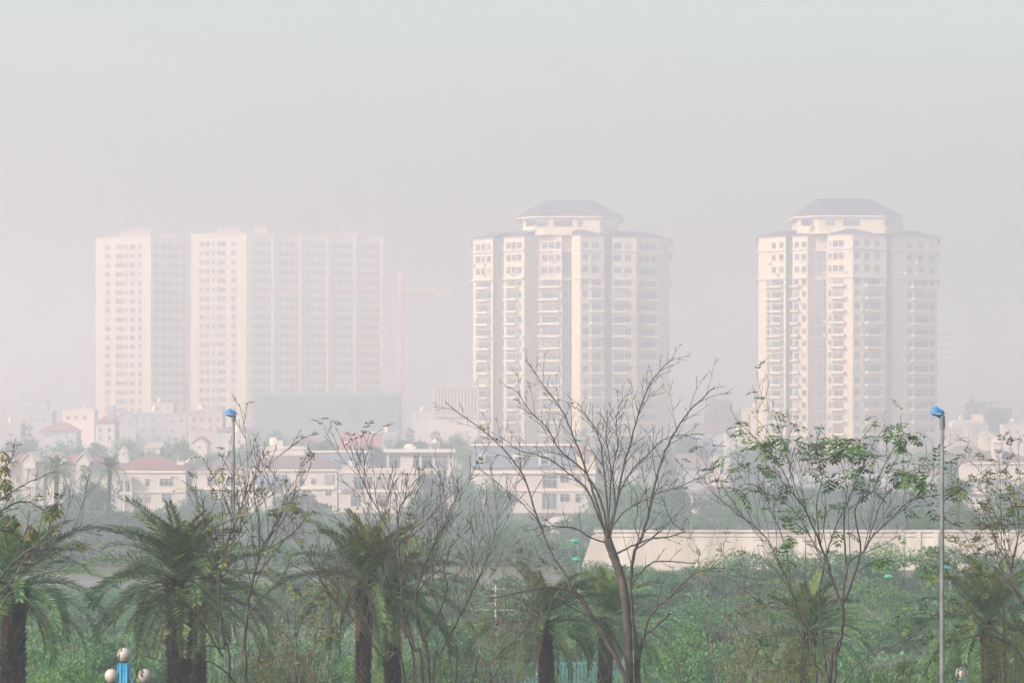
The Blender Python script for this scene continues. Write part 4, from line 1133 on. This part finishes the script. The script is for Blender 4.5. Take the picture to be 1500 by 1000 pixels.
class Woody:
    def __init__(s, D, seed, up=0.25, spread=(28, 55), min_r=0.0055, thick=1.0):
        s.thick = thick
        s.D = D; s.r = random.Random(seed); s.trunk = MB(); s.twig = MB(); s.leaf = MB(); s.tips = []; s.up = up; s.spread = spread; s.min_r = min_r
    def px(s, q, dy): return at(q[0], q[1], s.D + dy)
    def limb(s, pts, r0, r1, dy0=0.0, dy1=None, kids=8, klen=0.34, depth=2, kstart=0.25, tip=True):
        r = s.r
        r0 *= s.thick
        if dy1 is None: dy1 = dy0 + r.uniform(-2.2, 2.2)
        n = len(pts); P = [s.px(q, dy0 + (dy1-dy0)*i/(n-1)) for i, q in enumerate(pts)]
        P = smooth(P, 5); m = len(P)
        P = [p + (rdir(r)*0.012 if 0 < i < m-1 else Vector()) for i, p in enumerate(P)]
        rs = [r0 + (r1-r0)*(i/(m-1))**0.8 for i in range(m)]
        s.trunk.tube(P, rs, 8 if r0 > .05 else 6)
        L = sum((P[i+1]-P[i]).length for i in range(m-1))
        s.sprout(P, rs, L, kids, klen, depth, kstart)
        if tip: s.tips.append((P[-1], (P[-1]-P[-2]).normalized(), 0))
    def sprout(s, P, rs, L, kids, klen, depth, kstart):
        r = s.r; m = len(P); side = r.choice((-1, 1))
        for k in range(kids):
            t = kstart + (1-kstart)*(k + r.uniform(.1,.9))/kids
            if t > .985: continue
            f = t*(m-1); i = min(m-2, int(f)); p = P[i].lerp(P[i+1], f-i); d = (P[i+1]-P[i]).normalized()
            axis = (Vector((0,-1,0)) + rdir(r)*0.7); axis = (axis - d*axis.dot(d))
            if axis.length < .05: continue
            axis.normalize(); side = -side
            a = rad(r.uniform(*s.spread))*side
            nd = (Matrix.Rotation(a, 3, axis) @ d); nd = (nd + Vector((0,0,s.up)) + rdir(r)*.15).normalized()
            ln = L*klen*r.uniform(.45,1.15)*(1.15 - .55*t)
            s.branch(p, nd, ln, max(s.min_r*1.3, min(rs[i]*.62, .004 + ln*.013)), depth)
    def branch(s, p, d, ln, r0, depth):
        r = s.r; n = max(4, int(ln/.16)); pts = [p.copy()]; dd = d.copy()
        bend = rdir(r)*r.uniform(.02,.10)
        for i in range(n):
            dd = (dd + bend + rdir(r)*.10 + Vector((0,0,s.up*.16))).normalized(); p = p + dd*(ln/n); pts.append(p.copy())
        rs = [max(s.min_r, r0*(1 - .8*i/n)) for i in range(n+1)]
        s.twig.tube(pts, rs, 4 if r0 > .012 else 3, cap=False)
        s.tips.append((pts[-1], dd.copy(), depth))
        if depth > 0 and ln > .35:
            s.sprout(pts, rs, ln, max(2, int(ln*(2.6 if depth > 1 else 3.0))), .42, depth-1, .22)
    def pinnate(s, p, d, n=6, ln=0.6, lw=0.075, ll=0.22, droop=.5):
        """a compound leaf: drooping stalk with paired leaflets"""
        r = s.r; d = (d + rdir(r)*.6).normalized(); q = p.copy()
        for i in range(n):
            d = (d + Vector((0,0,-droop/n*1.6))).normalized(); q = q + d*(ln/n)
            sd = d.cross(Vector((0,0,1)))
            if sd.length < .05: sd = d.orthogonal()
            sd.normalize(); up = sd.cross(d)
            for sg in (-1, 1):
                ld = (sd*sg + d*.75 + Vector((0,0,-.28)) + rdir(r)*.2).normalized()
                leaf_quad(s.leaf, q, ld, up + rdir(r)*.35, ll*r.uniform(.75,1.2)*(.8+.4*math.sin(3*(i+.6)/n)), lw*r.uniform(.8,1.2))
        leaf_quad(s.leaf, q, d, Vector((0,0,1)), ll, lw)
    def whorl(s, p, d, k=4, **kw):
        for i in range(k): s.pinnate(p, (d*.6 + Vector((s.r.uniform(-1,1), s.r.uniform(-1,1), s.r.uniform(-.1,.6)))), **kw)
    def finish(s, name, label, base, cat='tree', group=None, bark=None, leafm=None):
        loc = at(base[0], base[1], s.D); loc.z = 0
        root = empty(name, loc, label, cat, group)
        for nm, b, mt in (('trunk', s.trunk, bark or BARK), ('twigs', s.twig, bark or BARK), ('leaves', s.leaf, leafm)):
            if not b.f: continue
            b.v = [(v[0]-loc.x, v[1]-loc.y, v[2]-loc.z) for v in b.v]
            b.build(nm, mt, root, smooth=nm == 'trunk')
        return root

GB = (0, 1470)
# ---- the big bare tree in the middle
T = Woody(68, 101, up=.22, spread=(24, 48), thick=.64)
T.limb([(929,1470),(926,1200),(922,1000),(919,916),(915,871),(908,840),(896,807),(890,788)], .16, .10, 0, 0, kids=2, klen=.08, tip=False)
T.limb([(934,1470),(937,1200),(934,1000),(934,958),(938,945)], .10, .085, .15, .2, kids=0, tip=False)
T.limb([(934,960),(930,930),(924,880),(924,857),(928,812),(938,790),(949,758),(958,716),(967,680),(979,650),(997,620),(1012,599),(1028,584),(1047,566)], .085, .012, .2, 1.5, kids=16, klen=.22)
T.limb([(938,945),(946,928),(955,922),(968,910),(981,897)], .055, .035, .2, .6, kids=2, klen=.2)
T.limb([(938,948),(949,910),(962,890),(980,874),(1005,849),(1030,835),(1062,832),(1090,836)], .05, .012, .2, -1.2, kids=9, klen=.3)
T.limb([(955,922),(968,936),(980,952),(994,977),(998,1004)], .028, .014, .3, -.6, kids=3, klen=.3)
T.limb([(918,1010),(915,989),(896,952),(879,921),(864,899),(851,877),(834,861)], .085, .06, -.2, -.6, kids=2, klen=.2, tip=False)
T.limb([(836,863),(812,859),(784,862),(750,869),(722,876),(700,890)], .055, .012, -.6, -1.4, kids=9, klen=.32)
T.limb([(838,866),(826,837),(812,818),(798,787),(784,749),(769,701),(751,674),(730,650),(706,629),(676,608),(652,588)], .055, .009, -.6, .8, kids=14, klen=.2)
T.limb([(913,958),(896,927),(879,908),(857,899),(834,888),(817,877),(790,876)], .03, .01, 0, -1.2, kids=5, klen=.3)
T.limb([(790,765),(770,742),(748,723),(722,702),(700,684)], .022, .007, -.2, -1, kids=8, klen=.3)
fork = [([(890,790),(874,749),(859,716),(832,692),(808,674),(784,665),(760,659),(736,641)], .042, -1.2),
 ([(890,792),(880,758),(871,728),(856,680),(844,650),(832,620),(820,596),(802,572),(787,551),(770,526)], .055, .8),
 ([(890,792),(882,740),(862,698),(838,674),(820,659),(805,632),(793,617),(772,597),(758,572)], .045, -1.8),
 ([(891,790),(890,740),(884,686),(880,650),(871,626),(856,605),(847,590)], .05, 1.4),
 ([(892,790),(904,734),(913,686),(925,644),(934,611),(943,584),(955,557),(970,540),(987,522)], .05, -.6),
 ([(892,790),(896,765),(910,716),(928,686),(949,665),(967,647),(988,638),(1030,636)], .042, 1.6),
 ([(893,789),(899,768),(922,743),(946,731),(970,720),(994,713),(1018,702),(1044,690)], .035, -1.6),
 ([(893,788),(901,740),(898,690),(905,650),(903,610),(915,580)], .038, 2.0),
 ([(891,790),(893,735),(895,690),(888,640),(890,600)], .03, -2.2)]
for g, r0, dy in fork: T.limb(g, r0, .008, 0, dy, kids=20, klen=.21)
T.limb([(886,794),(862,785),(841,773),(820,771),(799,770),(770,778)], .032, .008, 0, -1.4, kids=8, klen=.34)
T.limb([(900,812),(924,800),(952,789),(980,786),(1004,778)], .04, .014, 0, 1, kids=7, klen=.3)
T.limb([(924,857),(941,835),(957,823),(980,822),(1019,825)], .035, .012, 0, 1.4, kids=7, klen=.3)
T.limb([(938,790),(930,770),(934,745),(930,715)], .02, .01, .3, .9, kids=5, klen=.4)
T.limb([(1004,778),(985,765),(975,742),(968,725)], .015, .008, 1, .4, kids=4, klen=.4)
for i in range(9):
    p, d, _ = T.r.choice(T.tips); T.whorl(p, d, 1, n=3, ln=.25, ll=.12, lw=.05)
T.finish('bare_tree', 'large leafless tree with forked trunk and fan of thin limbs', GB and (926,1470), bark=BARK, leafm=SPRAY)

# ---- the multi stem tree left of it
T = Woody(70, 202, up=.35, spread=(20, 42), thick=1.05, min_r=.0062)
st = [([(622,1470),(618,1000),(607,949),(590,898),(588,850),(583,813),(570,779),(553,745),(536,714),(521,678)], .055, .6),
 ([(628,1470),(628,1000),(617,932),(609,895),(611,864),(621,830),(635,796),(652,765),(663,738),(673,715)], .055, -.8),
 ([(630,1470),(634,1000),(645,956),(672,905),(692,864),(709,830),(726,779),(732,750)], .04, 1.2),
 ([(616,1470),(592,1000),(563,966),(532,925),(502,891),(478,864),(464,830)], .04, -1.4),
 ([(612,1470),(596,1010),(560,952),(540,915),(519,877),(500,850)], .03, 1.0),
 ([(650,1470),(692,1000),(716,973),(750,939),(778,915)], .03, -1.0),
 ([(640,1470),(668,1000),(662,940),(640,880),(634,840),(640,800)], .03, 2.0),
 ([(618,1470),(606,1000),(600,940),(575,870),(560,830),(540,790)], .035, -2.0)]
for g, r0, dy in st: T.limb(g, r0, .007, 0, dy, kids=20, klen=.18, kstart=.42)
T.limb([(585,813),(583,762),(590,735),(604,718),(618,690)], .02, .006, .2, .9, kids=9, klen=.3)
T.limb([(584,765),(580,728),(573,697)], .014, .006, .3, -.5, kids=5, klen=.3)
T.limb([(590,850),(597,793),(615,775),(634,752),(645,735),(653,692)], .022, .006, 0, 1.2, kids=9, klen=.3)
T.limb([(620,935),(640,905),(655,860),(650,830),(668,790),(690,760)], .024, .006, 0, -1.2, kids=9, klen=.28)
tops = sorted(T.tips, key=lambda t: -t[0].z)
for p, d, _ in tops[:26:3]: T.whorl(p, d, T.r.choice((1,2)), n=3, ln=.3, ll=.14, lw=.06)
for p, d, _ in T.r.sample(T.tips, 34): T.whorl(p, d, 1, n=2, ln=.2, ll=.13, lw=.06)
T.finish('thin_tree', 'nearly leafless multi stem tree with a few browning leaves', (620,1470), bark=BARK, leafm=AUTUMN)

# ---- thin stemmed tree in front of the left palms
T = Woody(66, 303, up=.35, spread=(20, 45), min_r=.0066)
st = [([(359,1470),(359,1000),(357,952),(365,872),(375,833),(381,808),(394,785),(410,750),(422,715)], .06, .8),
 ([(337,1470),(336,1000),(327,936),(320,872),(324,824),(340,776),(356,735),(366,695)], .05, -.8),
 ([(380,812),(378,760),(372,718),(376,678)], .026, 1.4),
 ([(382,806),(407,795),(436,773),(452,748)], .026, -.8),
 ([(326,960),(305,926),(285,897),(260,872),(235,850)], .028, -1.6),
 ([(322,890),(292,859),(257,833),(237,808)], .024, -1.0),
 ([(358,860),(340,830),(330,800),(318,770)], .022, 1.4),
 ([(330,950),(300,945),(270,950),(235,938),(205,948)], .02, -1.8),
 ([(345,1000),(320,975),(285,965),(245,968),(215,960)], .02, -2.2),
 ([(362,900),(390,870),(410,850),(425,820)], .026, 1.6),
 ([(324,830),(312,790),(300,760),(296,730)], .02, -1.4)]
for g, r0, dy in st: T.limb(g, r0, .007, 0, dy, kids=15, klen=.2, kstart=.35)
for x, y in ((425,738),(440,742),(452,748),(412,752),(400,742),(372,790),(340,770),(352,760),(345,800),(330,690),(322,688),(330,815),(318,838),(395,800),(300,800),(280,810)):
    T.whorl(at(x+T.r.uniform(-3,3), y, 66 + T.r.uniform(-1.5,1.5)), rdir(T.r), 2, n=4, ln=.3, ll=.15, lw=.055)
for p, d, _ in T.r.sample(T.tips, 90): T.whorl(p, d, 1, n=4, ln=.26, ll=.12, lw=.045)
T.finish('thin_tree', 'thin tree with sparse olive leaves in front of the left palms', (348,1470), bark=BARK, leafm=LEAFO)

# ---- the leafy tree on the right
T = Woody(72, 404, up=.32, spread=(20, 42), thick=.62)
st = [([(1216,1470),(1216,996),(1228,952),(1236,900),(1228,872),(1216,840),(1200,792),(1180,748),(1160,720),(1148,692),(1120,656),(1090,626)], .09, .8),
 ([(1222,1470),(1222,996),(1232,930),(1236,860),(1244,824),(1264,808),(1280,784),(1312,752),(1336,732),(1376,724),(1398,711)], .075, -1.0),
 ([(1240,836),(1238,800),(1236,760),(1244,728),(1260,692),(1276,656),(1297,622)], .05, 1.4),
 ([(1238,880),(1260,808),(1252,752),(1264,730),(1280,716),(1300,672),(1322,638)], .045, -1.6),
 ([(1214,1000),(1205,940),(1200,872),(1212,808),(1224,772),(1240,732),(1236,690),(1220,650)], .05, 1.8),
 ([(1200,1470),(1196,992),(1172,904),(1156,856),(1132,804),(1112,776),(1080,752),(1040,718)], .05, -1.2),
 ([(1236,1000),(1256,972),(1288,952),(1336,932),(1360,908),(1398,874)], .035, -1.6),
 ([(1205,990),(1192,972),(1136,976),(1112,935)], .03, -1.4),
 ([(1190,960),(1176,900),(1132,888),(1100,872),(1060,840)], .03, 1.4),
 ([(1182,752),(1165,712),(1156,680),(1146,640),(1136,612)], .022, 1.8),
 ([(1202,798),(1196,740),(1204,700),(1196,660),(1200,632)], .026, -1.0),
 ([(1266,806),(1290,740),(1310,712),(1340,690),(1360,668)], .024, 1.2),
 ([(1158,858),(1150,800),(1130,748),(1118,712),(1104,690)], .028, .4)]
for g, r0, dy in st: T.limb(g, r0, .007, 0, dy, kids=15, klen=.17, kstart=.4)
for x, y, k in ((1092,628,4),(1100,638,4),(1112,646,4),(1122,655,4),(1135,648,7),(1148,645,7),(1160,650,6),(1063,666,3),(1128,662,3),(1090,684,5),(1104,682,4),(1122,690,4),(1110,712,4),(1072,718,4),(1084,722,3),(1192,646,6),(1204,650,8),(1218,655,8),(1212,668,6),(1196,676,5),(1228,662,6),(1246,648,8),(1258,650,8),(1268,660,7),(1278,672,6),(1270,684,5),(1256,660,5),(1288,620,3),(1302,624,3),(1325,640,5),(1332,636,4),(1310,646,4),(1330,695,5),(1342,698,6),(1352,704,6),(1346,714,4),(1318,706,3),(1372,680,3),(1398,711,5),(1402,714,3),(1262,712,5),(1274,718,4),(1244,706,3),(1156,782,6),(1166,788,5),(1176,796,4),(1208,742,4),(1220,700,4),(1150,706,3),(1180,690,3),(1364,746,5),(1372,760,4),(1320,738,4),(1296,698,4),(1292,820,5),(1302,824,5),(1352,826,6),(1362,838,5),(1330,898,6),(1344,902,5),(1176,744,4),(1234,780,4),(1140,820,4)):
    T.whorl(at(x, y, 72 + T.r.uniform(-2,2)), Vector((T.r.uniform(-1,1),T.r.uniform(-1,1),.3)).normalized(), k, n=4, ln=.42, ll=.19, lw=.066, droop=.7)
hi = [t for t in T.tips if t[0].z > az(860, 72)]
for p, d, _ in T.r.sample(hi, 110): T.whorl(p, d, 1, n=4, ln=.34, ll=.15, lw=.052, droop=.7)
lo = [t for t in T.tips if t[0].z <= az(860, 72)]
for p, d, _ in T.r.sample(lo, min(45, len(lo))): T.whorl(p, d, 1, n=4, ln=.3, ll=.15, lw=.06, droop=.8)
T.finish('leafy_tree', 'spreading tree with green drooping leaf sprays left of right lamp', (1216,1470), bark=BARK, leafm=SPRAY)

# ---- tree at the left edge
T = Woody(58, 505, up=.12, spread=(20, 50))
st = [([(-60,1470),(-55,1000),(-30,880),(0,847),(23,820),(49,802),(72,793),(101,781),(120,768)], .05, -.6),
 ([(-50,960),(-40,800),(-20,765),(0,750),(18,738),(36,734),(59,743),(72,756)], .04, .6),
 ([(-38,800),(-20,745),(0,732),(18,720),(45,705),(80,689)], .035, -1.0),
 ([(-45,900),(-20,780),(0,776),(22,782),(40,800)], .03, 1.0),
 ([(-38,790),(-10,720),(4,690),(18,670),(20,650)], .03, -.5),
 ([(-50,930),(-10,880),(20,846),(40,815),(62,806),(95,803)], .03, .8)]
for g, r0, dy in st: T.limb(g, r0, .006, 0, dy, kids=14, klen=.15, kstart=.4, depth=1)
for x, y, k in ((78,738,4),(74,746,4),(84,734,3),(28,764,3),(42,766,4),(46,772,4),(2,680,4),(4,700,4),(10,698,3),(2,714,4),(108,792,2),(0,660,3)):
    T.whorl(at(x, y, 58 + T.r.uniform(-.6,.6)), Vector((0,0,-.4)) + rdir(T.r)*.5, k, n=4, ln=.24, ll=.15, lw=.05, droop=.9)
for p, d, _ in T.r.sample(T.tips, 26): T.whorl(p, d, 1, n=2, ln=.16, ll=.10, lw=.045)
T.finish('thin_tree', 'arching bare branches with few leaves reaching in at left edge', (-60,1470), bark=BARK, leafm=AUTUMN)

# ---- tree at the right edge
T = Woody(66, 606, up=.28, spread=(22, 48))
st = [([(1530,1470),(1525,1000),(1500,882),(1481,857),(1485,815),(1493,769),(1485,727)], .05, .6),
 ([(1520,1000),(1480,940),(1447,916),(1422,891),(1397,853),(1385,830)], .035, -1.0),
 ([(1500,885),(1470,850),(1440,838),(1415,820),(1400,800)], .028, .8),
 ([(1528,1000),(1520,900),(1510,820),(1512,760),(1505,720)], .04, -.6),
 ([(1490,950),(1450,930),(1415,935),(1384,950)], .024, -1.4),
 ([(1484,830),(1462,800),(1450,770),(1440,745)], .022, 1.4)]
for g, r0, dy in st: T.limb(g, r0, .007, 0, dy, kids=16, klen=.2, kstart=.3)
for p, d, _ in T.r.sample(T.tips, min(len(T.tips), 330)): T.whorl(p, d, 1, n=3, ln=.2, ll=.12, lw=.05)
T.finish('thin_tree', 'small leaved olive tree with orange tinged leaves at right edge', (1530,1470), bark=BARK, leafm=LEAFO)

# ---- low dry shrubs with grey stems between the palms
def dry_shrub(x, D, ytop, w, n, label, seed, lm, k=26):
    T = Woody(D, seed, up=.3, spread=(20, 50))
    for i in range(n):
        e = x + (i - (n-1)/2)/n*w*1.1 + T.r.uniform(-8,8)
        T.limb([(x + T.r.uniform(-6,6),1120),(x+(e-x)*.35,1010),(x+(e-x)*.75,(1000+ytop)/2),(e,ytop+T.r.uniform(0,50))], .022, .006, 0, T.r.uniform(-1.5,1.5), kids=12, klen=.25, kstart=.35)
    for p, d, _ in T.r.sample(T.tips, min(k, len(T.tips))): T.whorl(p, d, 1, n=3, ln=.18, ll=.12, lw=.05)
    T.finish('dry_shrub', label, (x,1120), cat='shrub', bark=BARK2, leafm=lm)
dry_shrub(730, 74, 790, 130, 6, 'tall grey twiggy shrub between multi stem tree and bare tree', 701, AUTUMN, 60)
dry_shrub(1070, 78, 790, 130, 4, 'grey twiggy shrub between bare tree and leafy tree', 702, AUTUMN, 50)
dry_shrub(455, 72, 840, 120, 6, 'twiggy shrub with yellowing leaves left of slim trunk palm', 703, LEAFO, 150)
dry_shrub(1120, 80, 870, 110, 6, 'brown twiggy shrub at the left foot of the leafy tree', 704, AUTUMN, 60)

# ---------------------------------------------------------------- lamps
BLUE = mat('lamp_blue_paint', (0.015,0.145,0.36), 0.55, 0.2, 9, spec=0.35)
STEEL = mat('galvanised_pole', (0.115,0.135,0.145), 0.6, 0.2, 3)
CYAN = mat('lamp_post_blue', (0.012,0.21,0.40), 0.4, 0.15, 6)
GLOBE = mat('milky_globe', (0.36,0.34,0.325), 0.35, 0.06, 5, spec=0.5)
BLACK = mat('black_cap', (0.02,0.02,0.022), 0.5, 0.1)
GREEN = mat('lamp_green_paint', (0.03,0.27,0.15), 0.4, 0.1, 4)
TEAL = mat('lamp_teal_paint', (0.03,0.28,0.34), 0.4, 0.1, 4)
LENS = mat('lamp_lens', (0.35,0.36,0.36), 0.3, 0.1, 4)
def lamp_head(root, x, z, w, h, hood, rz=0.0):
    """flattened hood reaching out to -x with a lens below"""
    b = MB(); n = 18; rings = 8
    for i in range(rings+1):
        a = (math.pi/2)*i/rings; rr = math.cos(a); zz = math.sin(a)
        for j in range(n):
            t = 2*math.pi*j/n; ex = math.cos(t)
            b.v.append((x + ex*w/2*rr, math.sin(t)*w*.32*rr*(1 - .18*ex), z + zz*h*.62 - .02*ex))
    for i in range(rings):
        for j in range(n): b.face((i*n+j, i*n+(j+1)%n, (i+1)*n+(j+1)%n, (i+1)*n+j))
    o = b.build('lamp_head', hood, root, True)
    b = MB()
    for i in range(rings+1):
        a = (math.pi/2)*i/rings; rr = math.cos(a)*.93; zz = math.sin(a)
        for j in range(n):
            t = 2*math.pi*j/n; ex = math.cos(t)
            b.v.append((x + ex*w/2*rr, math.sin(t)*w*.30*rr*(1-.18*ex), z - .025 - zz*h*.34 - .02*ex))
    for i in range(rings):
        for j in range(n): b.face((i*n+j, (i+1)*n+j, (i+1)*n+(j+1)%n, i*n+(j+1)%n))
    b.build('lens', hood, o, True)
def street_lamp(px_, yhead, D, wpx, hpx, off, label, hood=None, pole_px=(4.2,2.6), group='tall street lamps'):
    kd = K*D; pole_r = (pole_px[0]*kd*1.3, pole_px[1]*kd); z = az(yhead, D)
    r = empty('street_lamp', (ax(px_, D), D, 0), label, 'street lamp', group)
    b = MB(); n = 8; b.tube([(0,0,z*i/n) for i in range(n+1)], [pole_r[0]+(pole_r[1]-pole_r[0])*i/n for i in range(n+1)], 10); b.build('pole', STEEL, r, True)
    b = MB(); b.lathe([(pole_r[1]*1.5, z-.32), (pole_r[1]*1.6, z-.05), (pole_r[1]*1.2, z-.02)], n=10); b.build('collar', STEEL, r)
    b = MB(); b.lathe([(pole_r[0]*2.4, 0), (pole_r[0]*2.4, .1), (pole_r[0]*1.3, .35)], n=10); b.build('base', STEEL, r)
    lamp_head(r, off*kd, z + .02, wpx*kd, hpx*kd, hood or BLUE)
street_lamp(1380, 606, 60, 21, 13, -6.5, 'tall steel lamp post with blue hood right of the leafy tree')
street_lamp(342, 607, 130, 17.5, 11.5, -3.5, 'tall steel lamp post with blue hood before the slab blocks', None, (2.6, 1.9))
for (x, y, lab, h) in ((847, 793, 'upper green hooded lamp left of the cream wall end', GREEN), (849, 820, 'lower green hooded lamp left of the cream wall end', GREEN), (1306, 845, 'green hooded lamp among trees right of the leafy tree', GREEN), (1392, 832, 'teal hooded lamp just right of the tall right lamp pole', TEAL)):
    street_lamp(x, y, 205 if h is GREEN else 150, 15, 6.5, -4, lab, h, (1.2,.8), 'low lamps among the trees')

def globe_lamp(x, ytop, D, label):
    kd = K*D; zg = az(ytop, D)
    r = empty('globe_lamp', (ax(x, D), D, 0), label, 'globe lamp', 'blue lamps with white globes')
    rg = 10*kd
    def globe(cx, cy, cz):
        b = MB(); prof = [(max(.012, rg*math.sin(math.pi*i/12)), cz - rg*math.cos(math.pi*i/12)) for i in range(13)]
        prof[0] = (rg*.5, cz - rg*.9); prof = [prof[0]] + [p for p in prof[1:] if p[1] > cz - rg*.88]
        b.lathe(prof, (cx, cy), 20); g = b.build('globe', GLOBE, r, True)
        c = MB(); c.lathe([(rg*.55, cz - rg*1.12), (rg*.6, cz - rg*.92)], (cx, cy), 14); c.build('globe_cap', BLACK, g)
    globe(0, 0, zg)
    zt = zg - rg*1.14
    b = MB(); b.tube([(0,0,0),(0,0,zt)], [.085,.085], 10); 
    b.build('pole', CYAN, r, True)
    b = MB(); b.tube([(-.10,-.06,zt-1.6),(-.10,-.06,zt-.02)], [.045]*2, 8); b.build('rib', CYAN, r, True)
    b = MB(); b.tube([(.10,-.06,zt-1.6),(.10,-.06,zt-.02)], [.045]*2, 8); b.build('rib', CYAN, r, True)
    b = MB(); b.lathe([(.26,0),(.26,.12),(.14,.5)], n=12); b.build('base', CYAN, r)
    zl = zg - 31*kd
    for (a, dist) in ((rad(178), 18.5*kd), (rad(2), 30*kd), (rad(90), 22*kd)):
        d = Vector((math.cos(a), math.sin(a), 0)); cz = zl
        q = [d*.19 + Vector((0,0,zt-.05)), d*.19 + Vector((0,0,zt-.35)), d*.24 + Vector((0,0,zt-.6)), d*(dist*.7) + Vector((0,0,zl-rg*1.9)), d*(dist*.95) + Vector((0,0,zl-rg*1.75)), d*dist + Vector((0,0,zl-rg*1.1))]
        b = MB(); P = smooth(q, 5); b.tube(P, [.045]*len(P), 8); b.build('arm', CYAN, r, True)
        b = MB()
        for zz in (zt-.12, zt-.3): b.tube([d*.07 + Vector((0,0,zz)), d*.20 + Vector((0,0,zz))], [.025]*2, 6)
        for zz in (): pass
        b.build('arm_bracket', CYAN, r)
        globe(d.x*dist, d.y*dist, cz)
globe_lamp(181.5, 958, 95, 'blue post lamp with white globes in front of left palm')
globe_lamp(1408.5, 986, 95, 'blue post lamp with white globe low beside right lamp pole')
